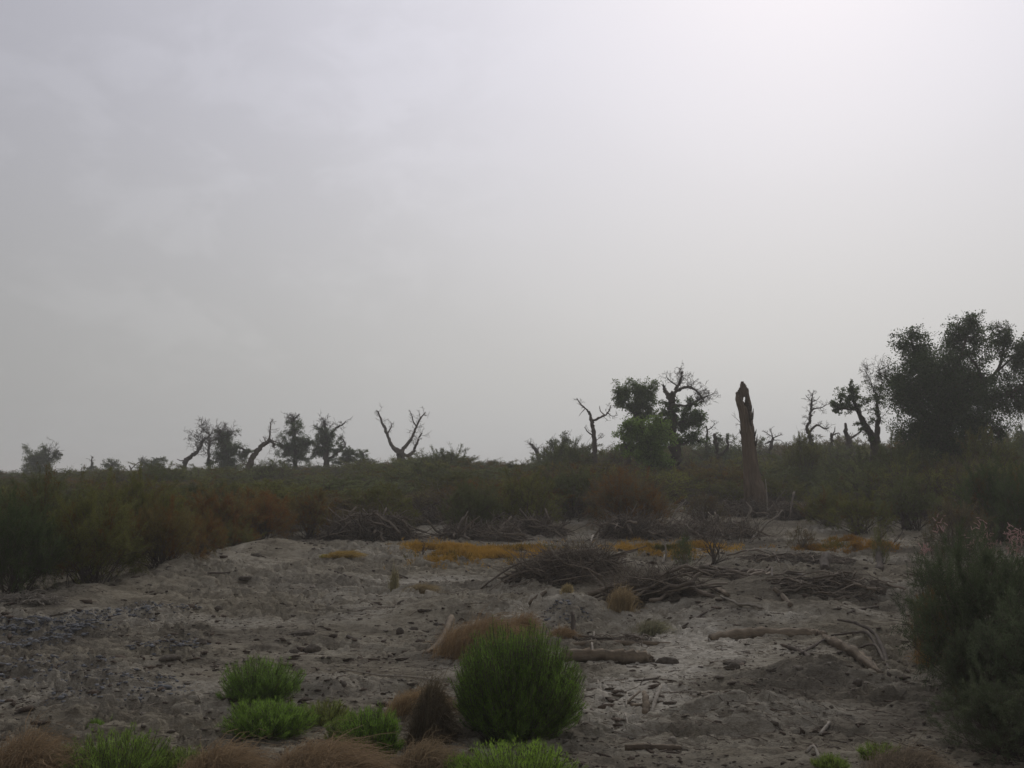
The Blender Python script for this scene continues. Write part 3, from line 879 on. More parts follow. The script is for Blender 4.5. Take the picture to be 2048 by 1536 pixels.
# --- from left to right
tree('dead_tree', 'dark leaning dead trunk at the left edge of the skyline', 'tree', 95, [(9, 962, 3), (8, 952, 3), (0, 943, 2.2), (-8, 938, 1.6)], seed=1, twigs=[(-1, .3, 1, 3, 12, 1)])
tree('poplar_tree', 'round leafy poplar standing alone at the far left of the skyline', 'tree', 105, [(78, 955, 5), (80, 930, 4), (90, 912, 3), (91, 895, 2)],
     [[(82, 930, 3), (66, 915, 2), (60, 908, 1)], [(84, 928, 3), (105, 915, 2), (115, 905, 1)]],
     [(72, 922, 22, 22, 1700), (65, 935, 18, 15, 900), (86, 930, 18, 22, 1100), (80, 948, 22, 10, 700), (112, 917, 8, 12, 260), (75, 908, 14, 10, 400)],
     [(-1, .6, 1, 6, 14, 1), (1, .5, 1, 6, 22, 2)], .12, (.124, .148, .073), seed=2, spread=.72, dens=3.2)
tree('dead_tree', 'thin dead snag with a leafy foot, left of the small round leafy tree', 'tree', 110, [(180, 948, 3), (183, 930, 2.2), (184, 913, 1.2)], [], [(176, 938, 9, 11, 380), (188, 942, 8, 8, 200)], [(-1, .5, 1, 6, 8, 1)], .12, (.119, .143, .073), seed=3)
tree('poplar_tree', 'small round leafy tree between the thin snag and the bowed bare branch', 'tree', 118, [(222, 946, 3), (224, 930, 2)], [], [(222, 929, 16, 9, 800), (208, 942, 15, 8, 500), (236, 940, 12, 8, 300)], [], .13, (.124, .148, .078), seed=4)
tree('dead_tree', 'low bare tree with a thin branch bowed up to the right', 'tree', 108, [(262, 946, 2), (262, 938, 1.8), (258, 931, 1.2)], [[(262, 939, 1.6), (270, 930, 1.3), (281, 922, .8), (284, 914, .5)]], [], [(0, .3, 1, 5, 10, 1)], seed=5)
tree('poplar_tree', 'low broad leafy tree left of the crooked twiggy tree', 'tree', 112, [(306, 948, 3), (308, 930, 2), (312, 918, 1)], [], [(300, 930, 20, 10, 900), (322, 926, 14, 9, 500), (311, 920, 5, 7, 150), (285, 940, 16, 8, 500)], [], .13, (.124, .148, .078), seed=6)
tree('dead_tree', 'crooked dark dead tree with fine twigs, leftmost of the bare trees on the left', 'tree', 88, [(371, 940, 6), (372, 922, 6), (380, 913, 5.5), (392, 906, 4.5), (402, 892, 4), (406, 880, 3.2), (417, 874, 2.6), (421, 868, 2)],
     [[(421, 869, 2), (412, 864, 1.6), (405, 857, 1.2), (396, 852, .8)], [(372, 922, 2.4), (362, 921, 1.5), (354, 918, .8)], [(404, 884, 2), (393, 878, 1.2), (388, 870, .7)]], [],
     [(-1, .5, 1, 22, 26, 2), (0, .2, 1, 10, 18, 2), (2, .3, 1, 6, 18, 2)], bark=M_BARK, seed=7)
tree('dead_tree', 'dead tree with a plain forked Y top just right of the crooked twiggy tree', 'tree', 87, [(419, 945, 4.5), (418, 918, 3.6), (418, 897, 3), (419, 886, 2.6)], [[(419, 888, 2.2), (408, 880, 1.5), (404, 872, .8)], [(419, 888, 2.2), (430, 878, 1.6), (446, 876, 1.1)]],
     [(425, 925, 20, 10, 350)], [(-1, .4, .95, 8, 18, 2), (1, .3, 1, 8, 18, 2), (0, .3, 1, 6, 16, 1)], .11, (.119, .143, .067), seed=8)
tree('poplar_tree', 'leafy poplar with a bare twiggy peak, beside the Y-shaped dead tree', 'tree', 86, [(456, 945, 6), (455, 910, 5), (448, 880, 4), (440, 858, 2)], [[(455, 905, 4), (475, 895, 3), (497, 902, 2)], [(448, 880, 2.5), (460, 870, 1.4), (468, 862, .8)]],
     [(452, 890, 22, 22, 1500), (460, 912, 24, 20, 1500), (440, 908, 16, 18, 800), (493, 903, 12, 9, 420), (476, 915, 16, 12, 600), (450, 930, 28, 10, 700), (445, 872, 14, 10, 320)],
     [(-1, .65, 1, 22, 20, 2), (1, .2, 1, 8, 14, 2)], .095, (.113, .143, .064), seed=9, spread=.66, dens=3.6)
tree('dead_tree', 'bare dead trunk leaning to the right with a drooping broken crown', 'tree', 68, [(488, 955, 8.5), (497, 932, 8), (508, 912, 7), (520, 896, 6), (533, 886, 5), (540, 882, 4)],
     [[(540, 882, 3.2), (540, 866, 2), (541, 852, 1.4), (542, 842, .7)], [(540, 882, 3), (549, 887, 2.2), (545, 893, 1.6), (552, 896, 1)], [(540, 881, 2.2), (552, 884, 1.4), (562, 886, .7)], [(534, 886, 2), (529, 878, 1.2), (526, 873, .7)], [(497, 930, 2), (487, 926, 1.3), (482, 918, .7)]], [],
     [(0, .1, 1, 9, 14, 1), (1, .1, 1, 8, 16, 1), (2, .3, 1, 6, 16, 1), (-1, .75, 1, 5, 12, 1)], bark=M_DEAD, seed=10)
tree('poplar_tree', 'cone-shaped leafy poplar with a dead top, left of a matching pair', 'tree', 84, [(592, 945, 7.5), (591, 915, 6.5), (589, 880, 5), (588, 850, 3.4), (587, 834, 2)], [[(588, 845, 2.4), (580, 838, 1.5), (573, 834, .8)], [(588, 840, 2), (594, 832, 1.3), (600, 828, .7)], [(590, 900, 3), (575, 895, 2), (565, 890, 1)], [(590, 900, 3), (606, 890, 2), (617, 886, 1)]],
     [(590, 868, 17, 18, 1000), (585, 890, 24, 17, 1500), (608, 888, 15, 17, 800), (572, 905, 15, 14, 700), (605, 908, 18, 14, 800), (590, 920, 22, 12, 500), (584, 852, 9, 8, 160)],
     [(-1, .6, 1, 22, 18, 2), (0, .1, 1, 6, 12, 1)], .09, (.107, .143, .064), seed=11, spread=.66, dens=3.6)
tree('poplar_tree', 'leafy poplar with one bare limb hooked up to the right, right of a matching pair', 'tree', 84, [(653, 945, 8.5), (652, 915, 7.5), (651, 880, 5.5), (650, 855, 3.4), (648, 842, 1.8)],
     [[(656, 880, 3.4), (666, 862, 3), (674, 854, 2.6), (684, 850, 2), (692, 842, 1.2)], [(665, 915, 3), (676, 905, 2.4), (690, 892, 2), (687, 880, 1.6), (681, 874, .9)], [(651, 870, 2), (640, 858, 1.2), (632, 852, .7)], [(652, 905, 3), (634, 895, 2)]],
     [(648, 868, 16, 14, 800), (640, 890, 20, 16, 1100), (664, 884, 18, 15, 900), (634, 908, 14, 15, 600), (660, 905, 18, 12, 600), (672, 900, 10, 12, 300)],
     [(0, .3, 1, 9, 13, 1), (-1, .7, 1, 14, 16, 2), (1, .4, 1, 8, 12, 1), (2, .2, 1, 6, 14, 1)], .09, (.107, .143, .058), seed=12, spread=.66, dens=3.6)
tree('poplar_tree', 'low dark leafy tree right of the hooked-limb poplar', 'tree', 82, [(693, 948, 5), (694, 925, 4), (697, 908, 2.5)], [], [(696, 912, 16, 13, 900), (686, 926, 14, 12, 600), (706, 903, 10, 8, 260), (712, 918, 10, 8, 240)], [(-1, .5, 1, 6, 12, 1)], .095, (.107, .131, .064), seed=13)
tree('poplar_tree', 'small feathery leafy tree left of the forked dead tree', 'tree', 90, [(727, 945, 3), (726, 925, 2.5), (726, 905, 1.4)], [], [(726, 912, 12, 9, 420), (720, 924, 13, 8, 380), (734, 926, 10, 8, 240)], [(-1, .4, 1, 6, 10, 1)], .1, (.134, .159, .078), seed=14)
tree('dead_tree', 'stout dead tree forking into two tall bare limbs like a V', 'tree', 78, [(800, 945, 10.5), (801, 928, 10), (800, 912, 9.5), (800, 902, 9)],
     [[(796, 905, 6), (785, 893, 5), (777, 878, 4.2), (771, 860, 3.6), (763, 842, 2.8), (757, 826, 2), (753, 821, 1)],
      [(803, 900, 5.5), (814, 890, 4.5), (822, 878, 4), (828, 866, 3.4), (834, 851, 2.8), (842, 836, 2), (851, 824, 1.2)],
      [(806, 908, 5.5), (818, 909, 5), (828, 900, 4.4), (833, 888, 3.6), (838, 876, 2.6), (844, 866, 1.4)],
      [(828, 852, 1.8), (826, 842, 1.4), (824, 832, 1), (819, 820, .6)],
      [(775, 868, 1.8), (782, 854, 1.2), (784, 846, .7)], [(800, 903, 3), (794, 896, 2), (788, 893, 1)]], [],
     [(0, .35, 1, 9, 16, 1), (1, .25, 1, 12, 16, 1), (2, .5, 1, 8, 16, 1), (3, .2, 1, 5, 10, 1), (4, .3, 1, 4, 12, 1)], bark=M_DEAD, seed=15)
tree('poplar_tree', 'broad low leafy tree right of the forked dead tree', 'tree', 92, [(885, 945, 4), (884, 925, 3)], [], [(873, 918, 18, 9, 700), (896, 915, 18, 10, 800), (885, 925, 30, 12, 1000), (862, 926, 14, 10, 400), (910, 926, 14, 9, 400)], [], .11, (.124, .155, .078), seed=16)
tree('poplar_tree', 'faint hazy round tree on the horizon in the middle', 'tree', 150, [(962, 945, 2), (962, 930, 2)], [], [(962, 930, 16, 7, 700), (985, 930, 14, 6, 400), (1000, 925, 10, 8, 240)], [], .18, (.124, .148, .090), seed=17)
tree('dead_tree', 'tilted dead stub with a burst of twigs beside the tall feathery shrub', 'tree', 92, [(1078, 930, 5), (1075, 908, 4.5), (1068, 895, 3.8), (1060, 886, 3)], [[(1074, 904, 2.4), (1076, 895, 1.6)]], [(1076, 918, 13, 10, 300)], [(-1, .6, 1, 9, 16, 1)], .1, (.124, .148, .078), bark=M_BARK, seed=18)
tree('poplar_tree', 'loose feathery tall shrub reaching above the thicket left of the bare dead trunk', 'tree', 60, [(1118, 945, 3), (1116, 915, 2.2), (1115, 890, 1.4)], [[(1116, 920, 1.6), (1106, 895, 1.2), (1100, 880, .6)], [(1116, 915, 1.5), (1126, 890, 1), (1130, 872, .5)]],
     [(1112, 890, 18, 20, 330), (1125, 885, 10, 16, 130), (1105, 910, 20, 14, 420), (1128, 908, 18, 14, 400), (1148, 900, 14, 12, 340), (1115, 925, 30, 14, 800)], [(0, .2, 1, 6, 14, 1), (1, .2, 1, 6, 14, 1)], .085, (.149, .170, .095), seed=19)
tree('dead_tree', 'tall bare dead trunk with one crooked arm to each side', 'tree', 56, [(1192, 950, 7.5), (1191, 920, 7.2), (1190, 890, 6.5), (1187, 862, 5.8), (1185, 845, 5.2), (1180, 828, 3.8), (1178, 822, 3)],
     [[(1178, 826, 2.4), (1171, 817, 2), (1161, 808, 1.6), (1154, 797, .9)], [(1188, 842, 3.6), (1199, 835, 3.2), (1212, 829, 2.4), (1219, 820, 1.6), (1222, 810, .9)], [(1205, 831, 1.8), (1201, 822, 1.2), (1199, 812, .8)], [(1185, 872, 2), (1176, 864, 1.4), (1169, 854, .7)], [(1170, 818, 1.2), (1164, 824, .9), (1158, 832, .5)], [(1214, 829, 1.2), (1224, 832, .8), (1236, 830, .5)], [(1191, 885, 1.2), (1199, 875, .8), (1206, 866, .5)]], [],
     [(0, .4, 1, 4, 9, 1), (1, .4, 1, 6, 12, 1), (5, .2, 1, 4, 9, 1), (3, .4, 1, 3, 8, 1), (6, .3, 1, 4, 12, 1)], bark=M_DEAD, seed=20, gnarl=.16)
tree('poplar_tree', 'leafy poplar leaning left with two rounded crowns stacked one above the other', 'tree', 58, [(1312, 950, 9), (1308, 915, 8), (1298, 880, 7), (1285, 850, 6), (1268, 826, 4.5), (1256, 812, 3)],
     [[(1268, 826, 3.5), (1278, 800, 2.5), (1290, 780, 1.6)], [(1290, 862, 3), (1262, 862, 2), (1245, 868, 1.2)], [(1256, 812, 2.5), (1245, 798, 1.6), (1236, 788, .9)]],
     [(1250, 786, 24, 20, 1500), (1283, 784, 27, 20, 2000), (1296, 804, 20, 22, 1300), (1270, 812, 22, 16, 900), (1292, 826, 20, 14, 900), (1238, 796, 10, 12, 250)],
     [(2, .2, 1, 10, 16, 1), (1, .4, 1, 6, 12, 1)], .095, G_POP, seed=21)
tree('poplar_tree', 'bright green bushy young poplar in front of the leaning two-crowned poplar', 'tree', 52, [(1300, 955, 6), (1300, 920, 5), (1296, 885, 4)],
     [[(1296, 895, 3), (1272, 870, 2), (1255, 858, 1)], [(1296, 890, 3), (1315, 865, 2), (1325, 850, 1)], [(1270, 905, 3), (1260, 900, 2), (1252, 895, 1)]],
     [(1290, 862, 34, 22, 2600), (1262, 872, 24, 22, 1400), (1315, 868, 24, 26, 1700), (1300, 895, 36, 24, 2400), (1250, 884, 12, 16, 300), (1310, 915, 28, 20, 1500), (1270, 850, 18, 10, 700)],
     [], .095, (.182, .268, .058), seed=22)
tree('dead_tree', 'short dark dead stump left of the bright green young poplar', 'tree', 54, [(1253, 948, 5.5), (1256, 925, 5.5), (1258, 900, 6), (1259, 884, 5)], [[(1259, 890, 2), (1250, 886, 1.2), (1244, 882, .7)]], [], [(0, .3, 1, 4, 10, 1)], seed=23)
tree('poplar_tree', 'leafy poplar with a thick dark trunk and a bare dead crown arching to the right', 'tree', 56, [(1349, 950, 15), (1349, 915, 14), (1347, 880, 13), (1345, 850, 12), (1344, 820, 10.5), (1342, 800, 9.5), (1343, 787, 7)],
     [[(1338, 800, 6.5), (1333, 785, 5.5), (1328, 775, 4), (1326, 769, 2)], [(1346, 796, 6), (1353, 777, 5), (1360, 762, 3.6), (1364, 750, 2), (1366, 742, 1)],
      [(1352, 782, 4.2), (1364, 777, 3.6), (1378, 775, 3.2), (1392, 780, 2.8), (1402, 793, 2), (1408, 802, 1)], [(1350, 815, 4.5), (1372, 812, 3.6), (1392, 803, 2.8), (1410, 794, 2), (1426, 788, 1)],
      [(1338, 808, 4), (1328, 804, 2.6)], [(1358, 890, 4), (1378, 884, 3), (1400, 880, 1.5)], [(1352, 850, 4), (1375, 840, 3), (1390, 832, 1.5)], [(1352, 772, 2), (1340, 762, 1.3), (1332, 752, .7)]],
     [(1382, 832, 24, 20, 1300), (1390, 850, 20, 22, 1100), (1368, 858, 18, 24, 900), (1375, 810, 18, 14, 500), (1330, 835, 18, 22, 1000), (1325, 858, 16, 20, 700), (1385, 882, 26, 10, 420), (1372, 872, 18, 12, 350)],
     [(1, .3, 1, 14, 20, 2), (2, .3, 1, 16, 22, 2), (3, .3, 1, 16, 22, 2), (0, .3, 1, 3, 8, 1), (7, .2, 1, 8, 14, 1), (5, .3, 1, 8, 14, 1)], .09, (.107, .155, .053), seed=24)
tree('dead_tree', 'thin dead snag with leafy foot right of the thick-trunked poplar', 'tree', 66, [(1413, 930, 4), (1413, 890, 3.2), (1414, 865, 2.4), (1413, 852, 1.5)], [[(1414, 862, 1.6), (1424, 854, 1.1), (1430, 846, .6)]], [(1420, 905, 22, 16, 500), (1405, 915, 18, 12, 340)], [(-1, .4, 1, 9, 14, 1), (0, .3, 1, 4, 12, 1)], .09, (.134, .148, .084), seed=25)
tree('dead_tree', 'broken double stump with leafy shoots left of the tall broken trunk', 'tree', 64, [(1436, 930, 5), (1434, 900, 5.5), (1430, 880, 5), (1429, 868, 4)], [[(1445, 915, 4), (1455, 895, 3.4), (1454, 880, 2.6), (1453, 872, 1.5)], [(1454, 886, 2), (1464, 884, 1.4)]], [(1438, 875, 12, 9, 240), (1446, 905, 20, 14, 420)], [(-1, .6, 1, 5, 8, 1)], .09, (.134, .159, .084), bark=M_BARK, seed=26)
tree('dead_tree', 'bent dead snag with a starburst of bare twigs right of the tall broken trunk', 'tree', 72, [(1542, 925, 4), (1540, 900, 4), (1543, 886, 3.6), (1546, 876, 3)], [[(1544, 882, 3), (1537, 884, 2.6), (1531, 887, 1.5)], [(1546, 876, 1.8), (1543, 866, 1.1), (1540, 856, .6)], [(1547, 876, 1.6), (1556, 872, 1.1), (1564, 869, .6)], [(1546, 879, 1.5), (1555, 880, 1), (1562, 881, .5)], [(1545, 874, 1.4), (1536, 868, 1), (1529, 863, .5)]], [],
     [(1, .3, 1, 4, 8, 1), (2, .3, 1, 4, 8, 1), (4, .3, 1, 4, 8, 1)], seed=27)
tree('dead_tree', 'twisted bare dead tree with one arm arching down to the right', 'tree', 66, [(1620, 925, 8), (1621, 900, 7), (1623, 880, 6), (1617, 866, 5), (1614, 856, 4.4), (1619, 842, 4), (1621, 828, 3.4), (1623, 812, 2.8), (1624, 798, 2), (1625, 786, 1)],
     [[(1621, 822, 2.4), (1632, 817, 1.9), (1644, 815, 1.3), (1655, 808, .7)], [(1624, 862, 3), (1632, 851, 2.6), (1641, 853, 2.2), (1650, 858, 1.8), (1658, 856, 1.2)], [(1624, 803, 1.4), (1616, 796, .9), (1611, 790, .5)], [(1625, 806, 1.3), (1634, 800, .9), (1640, 792, .5)]],
     [(1622, 890, 16, 16, 420), (1630, 910, 22, 14, 500), (1608, 902, 14, 12, 240)], [(-1, .55, 1, 14, 14, 2), (0, .3, 1, 7, 14, 1), (1, .3, 1, 9, 12, 1), (-1, .2, .5, 9, 16, 1)], .09, (.134, .148, .090), bark=M_BARK, seed=28)
tree('dead_tree', 'short forked dead stub, left of two stubs near the big poplar', 'tree', 68, [(1665, 925, 5.5), (1664, 895, 5), (1664, 875, 4), (1662, 866, 2)], [[(1665, 872, 2.4), (1669, 862, 1.6), (1670, 853, .8)], [(1666, 872, 2), (1676, 866, 1.8), (1680, 869, 1)]], [], [], bark=M_BARK, seed=29)
tree('dead_tree', 'pointed dead stub with one bare side arm, right of two stubs near the big poplar', 'tree', 64, [(1703, 925, 9), (1702, 900, 8.5), (1697, 880, 6.5), (1692, 862, 4.5), (1691, 846, 2)], [[(1706, 880, 3), (1716, 868, 2.4), (1722, 858, 1.4)]], [(1700, 905, 18, 12, 300)], [(0, .3, 1, 4, 10, 1)], .09, (.134, .148, .090), bark=M_BARK, seed=30)
tree('poplar_tree', 'open leafy poplar leaning left beside the big dark poplar', 'tree', 50, [(1752, 930, 12), (1750, 895, 11), (1740, 865, 9), (1724, 838, 6.5), (1713, 815, 4.5), (1706, 800, 3)],
     [[(1752, 880, 8), (1755, 850, 6), (1754, 815, 4.5), (1752, 785, 2.4)], [(1715, 820, 3.5), (1695, 818, 2.6), (1676, 815, 1.5)], [(1708, 802, 2.5), (1702, 782, 1.6), (1700, 768, .8)], [(1752, 790, 2), (1740, 760, 1.3), (1728, 738, .6)], [(1754, 800, 2), (1764, 770, 1.2), (1760, 748, .6)]],
     [(1700, 788, 20, 18, 620), (1712, 805, 18, 16, 520), (1685, 806, 18, 13, 420), (1672, 806, 9, 7, 100), (1728, 860, 14, 14, 220), (1688, 818, 14, 9, 240), (1752, 775, 12, 20, 320), (1756, 815, 14, 20, 360), (1708, 772, 12, 9, 180)],
     [(0, .3, 1, 14, 22, 2), (3, .2, 1, 12, 20, 2), (4, .2, 1, 10, 18, 2), (-1, .4, .8, 5, 12, 1)], .085, (.107, .143, .058), seed=31)
BIG = tree('poplar_tree', 'big dark dense poplar towering at the right edge', 'tree', 46,
     [(1893, 945, 18), (1890, 900, 16), (1884, 860, 14), (1880, 825, 11), (1872, 790, 8)],
     [[(1874, 800, 6), (1855, 765, 5), (1838, 728, 3.6), (1825, 690, 3), (1822, 660, 1.4)], [(1878, 815, 7), (1898, 780, 5.5), (1915, 735, 4.2), (1928, 690, 4), (1938, 650, 2), (1940, 630, 1)],
      [(1886, 860, 9), (1930, 820, 8), (1970, 770, 5.5), (1998, 735, 4), (2006, 700, 3), (2010, 675, 2), (2006, 655, 1)], [(1975, 768, 4.5), (1955, 735, 3.6), (1935, 710, 2.4)], [(1884, 850, 7), (1840, 815, 5), (1800, 780, 3.4), (1772, 758, 2), (1752, 742, .9)],
      [(1960, 800, 7), (2010, 790, 5), (2060, 760, 3), (2100, 730, 1.4)], [(1888, 880, 6), (1850, 870, 4), (1815, 872, 2)], [(1910, 850, 7), (1960, 850, 5), (1990, 860, 3), (2000, 880, 1.4)], [(1998, 740, 3), (2025, 715, 2), (2045, 700, 1)]],
     [(1822, 680, 36, 28, 1300), (1800, 690, 20, 22, 380), (1830, 662, 14, 12, 140), (1848, 720, 38, 28, 2300), (1905, 690, 40, 32, 1900), (1935, 660, 34, 26, 1500), (1945, 640, 16, 16, 300), (1900, 655, 14, 16, 170), (1965, 690, 34, 32, 1200), (1870, 755, 66, 44, 9000, -1.2), (1925, 760, 50, 42, 4600, .8),
      (1850, 800, 66, 40, 7500, -1.4), (1905, 825, 70, 44, 8500, -1.5), (1815, 760, 34, 34, 1700), (1960, 800, 46, 34, 3000), (2020, 790, 48, 40, 2600), (2050, 745, 34, 40, 1500), (2020, 692, 32, 28, 1300), (2045, 715, 28, 26, 1000), (1995, 672, 24, 24, 700), (2080, 780, 40, 46, 2000), (2020, 830, 36, 24, 1100),
      (1815, 850, 34, 26, 1000), (1850, 870, 46, 28, 1800), (1975, 860, 22, 24, 420), (2000, 860, 18, 20, 320), (1935, 880, 34, 26, 1000), (1835, 895, 30, 16, 420), (1890, 875, 60, 38, 5200, -1.3)],
     [(4, .4, 1, 18, 26, 2), (2, .6, 1, 20, 24, 2), (0, .5, 1, 8, 18, 1), (1, .6, 1, 8, 18, 1), (7, .4, 1, 8, 20, 1), (6, .4, 1, 8, 22, 1), (5, .3, 1, 8, 20, 1)], .088, (.076, .105, .044), seed=32, gnarl=.12, spread=.56, dens=1.75)
tree('poplar_tree', 'grey twiggy small tree at the right edge beneath the big poplar', 'tree', 60, [(2046, 900, 3), (2046, 870, 2.4), (2038, 850, 1.4)], [[(2046, 862, 1.5), (2040, 846, 1), (2026, 846, .6)]], [(2040, 885, 30, 14, 700)], [(0, .2, 1, 4, 12, 1), (-1, .4, 1, 5, 14, 1)], .09, (.134, .156, .090), seed=33)

# ------------------------------------------------------------------ the tall broken trunk
def broken_trunk():
    Y = 39.5
    rng = np.random.default_rng(77)
    mpp = m_per_px(Y)
    rows = np.array([762, 771, 787, 800, 812, 822, 846, 867, 890, 925, 960, 975, 994, 1016, 1030])
    lft = np.array([1470, 1470, 1471, 1471, 1474, 1477, 1480, 1481, 1483, 1485, 1487, 1487, 1486, 1482, 1480])
    rgt = np.array([1495, 1496, 1497, 1499, 1503, 1504, 1506, 1510, 1512, 1517, 1522, 1530, 1534, 1540, 1543])
    nh, na = 130, 84
    py = np.linspace(1030, 762, nh)
    l = np.interp(py, rows, lft); r = np.interp(py, rows, rgt)
    cx = (l + r) / 2; rad = (r - l) / 2 * mpp
    th = np.arange(na) / na * 2 * math.pi                       # 0 = right, pi/2 = away from the camera
    foot = at(1505, 1016, Y); gz = Hs(foot[0], Y)
    org = np.array([foot[0], Y, gz - .15])
    V = np.zeros((nh, na, 3))
    flute = 1 + .06 * np.sin(th * 5 + 1) + .05 * np.sin(th * 13 + 2) + .07 * (rng.random(na) - .5)
    for i in range(nh):
        c = at(cx[i], py[i], Y)
        wob = .07 * (vnoise(th * 3, np.full(na, py[i] / 14), 5) - .5) * 2 + .09 * (vnoise(th * 9, np.full(na, py[i] / 26), 6) - .5) * 2 + .05 * (vnoise(th * 16, np.full(na, py[i] / 5), 7) - .5) * 2
        rr = rad[i] * (flute + wob) * .87
        V[i, :, 0] = c[0] + np.cos(th) * rr
        V[i, :, 1] = Y + np.sin(th) * rr
        V[i, :, 2] = c[2]
    # how high each side still stands (row of the broken edge), by angle
    deg = np.degrees(th)
    top = np.interp(deg, [0, 30, 66, 80, 110, 140, 180, 215, 240, 254, 268, 282, 300, 325, 345, 360], [776, 768, 758, 765, 778, 784, 789, 791, 796, 803, 816, 846, 866, 850, 814, 776])
    top = top + (rng.random(na) - .5) * 2.2 + 1.2 * np.sin(th * 11) + np.where((deg > 255) & (deg < 350), 4 * np.sin(th * 17), 0)
    idx = np.arange(nh * na).reshape(nh, na)
    Q = []
    for i in range(nh - 1):
        for j in range(na):
            k = (j + 1) % na
            yc = (py[i] + py[i + 1]) / 2
            if yc < .5 * (top[j] + top[k]): continue
            xpx = cx[i] + math.cos(th[j] + .037) * rad[i] * .87 / mpp
            if math.sin(th[j]) > 0 and ((xpx - 1491.6) / 2.6) ** 2 + ((yc - 798) / 5.0) ** 2 < 1: continue
            Q.append((idx[i, j], idx[i, k], idx[i + 1, k], idx[i + 1, j]))
    mb = MB(); mb.add(V.reshape(-1, 3), None, Q)
    t = thing('broken_trunk', org, 'tall broken hollow trunk with a small hole through its splintered top', 'dead trunk')
    me = mb.mesh('trunk', bark_mat('broken_trunk_wood', (.066, .049, .036), (.30, .225, .155), scale=6, stretch=(1, 1, .1), bump_d=.05), True, org)
    o = obj('trunk', me, t)
    import bmesh
    bm = bmesh.new(); bm.from_mesh(me)
    bmesh.ops.delete(bm, geom=[v for v in bm.verts if not v.link_faces], context='VERTS')
    bm.to_mesh(me); bm.free()
    so = o.modifiers.new('wall', 'SOLIDIFY'); so.thickness = .05; so.offset = -1
    # splinters standing proud of the right side and thin dead twigs on the left
    for (x0, y0, x1, y1, w) in [(1504, 840, 1507, 816, 2.2), (1509, 872, 1513, 858, 2), (1512, 892, 1515, 868, 2), (1501, 822, 1504, 810, 1.6), (1481, 868, 1479, 858, 1.6)]:
        m2 = MB(); p, r_ = crom([at(x0, y0, Y - .1), at((x0 + x1) / 2, (y0 + y1) / 2, Y - .08), at(x1, y1, Y - .05)], np.array([w, w * .8, .3]) * mpp, per=3)
        m2.tube(p, r_, 5, .4, rng); obj('splinter', m2.mesh('splinter', M_BARK, True, org), t)
    for pts in [[(1481, 846, .9), (1474, 838, .7), (1463, 829, .4)], [(1481, 850, .8), (1476, 848, .6), (1470, 848, .4)], [(1481, 862, .7), (1474, 870, .5), (1467, 879, .3)]]:
        P, R = place_line(pts, Y, rng, .05)
        lines = [crom(P, R, per=3)]
        grow(rng, P[1], P[2] - P[1], .25, .006, 1, out=lines)
        m2 = MB(); lines_to_prisms(m2, lines, rng, .2 * mpp); obj('twig', m2.mesh('twig', M_BARK, False, org), t)
broken_trunk()

# ------------------------------------------------------------------ orange ground cover
def cover(name, label, spots, n, seed, col, rust, hgt=.15, zlim=None):
    rng = np.random.default_rng(seed)
    mb = MB()
    P = []
    for (px, py, rx, ry, w) in spots:                          # ellipse in metres round the pixel's ground point
        c = on_ground(px, py); m = int(n * w)
        a = rng.random(m) * 6.283; r = np.abs(rng.normal(size=m)) * .62
        x = c[0] + np.cos(a) * r * rx; y = c[1] + np.sin(a) * r * ry
        keep = fbm(x / .30, y / .30, 3, seed) > .43 + .12 * np.clip(r, 0, 1.4)
        x = x[keep]; y = y[keep]
        P.append(np.stack([x, y, H(x, y)], 1))
    P = np.concatenate(P); k = len(P)
    hh = hgt * (.5 + .9 * fbm(P[:, 0] / .7, P[:, 1] / .7, 3, seed + 3))
    for q in range(3):
        p = P + rng.normal(size=(k, 3)) * np.array([.04, .04, 0]); p[:, 2] += hh * rng.random(k) * .6
        mb.slivers(p, rng.normal(size=(k, 3)) * .6 + np.array([0, 0, 1]), hh * (.4 + .5 * rng.random(k)), .016, rng, fbm(P[:, 0] / 1.4, P[:, 1] / 1.1, 3, seed + 8) * 1.5 - .25)
    o = obj(name, mb.mesh(name, M_ORANGE)); o.color = (*col, rust)
    tag(o, label, None, None, 'stuff')
OR = (.40, .245, .05)
cover('orange_ground_cover', 'strip of orange and yellow-green saltwort on the pale flat behind the dirt bank', [(900, 1116, 1.0, 1.2, 1.0), (960, 1118, 1.0, 1.1, 1.0), (1000, 1112, .9, 1.0, .6), (935, 1103, 1.4, 1.0, .8), (1060, 1101, 1.1, 1.0, .5), (850, 1103, .6, .5, .2)], 5600, 401, OR, .30)
cover('orange_ground_cover', 'patch of orange saltwort right of the brush mound, behind the pale broken sticks', [(1290, 1102, 1.0, 1.1, .9), (1335, 1108, .9, 1.1, .9), (1400, 1099, 1.0, 1.0, .6)], 4200, 402, OR, .25)
cover('orange_ground_cover', 'patch of orange and green saltwort on the salt flat at the right', [(1580, 1102, .9, .3, .2), (1640, 1100, 1.0, .5, .5), (1730, 1102, .9, .5, .5), (1690, 1086, .8, .4, .3)], 4600, 403, (.27, .15, .03), .42)

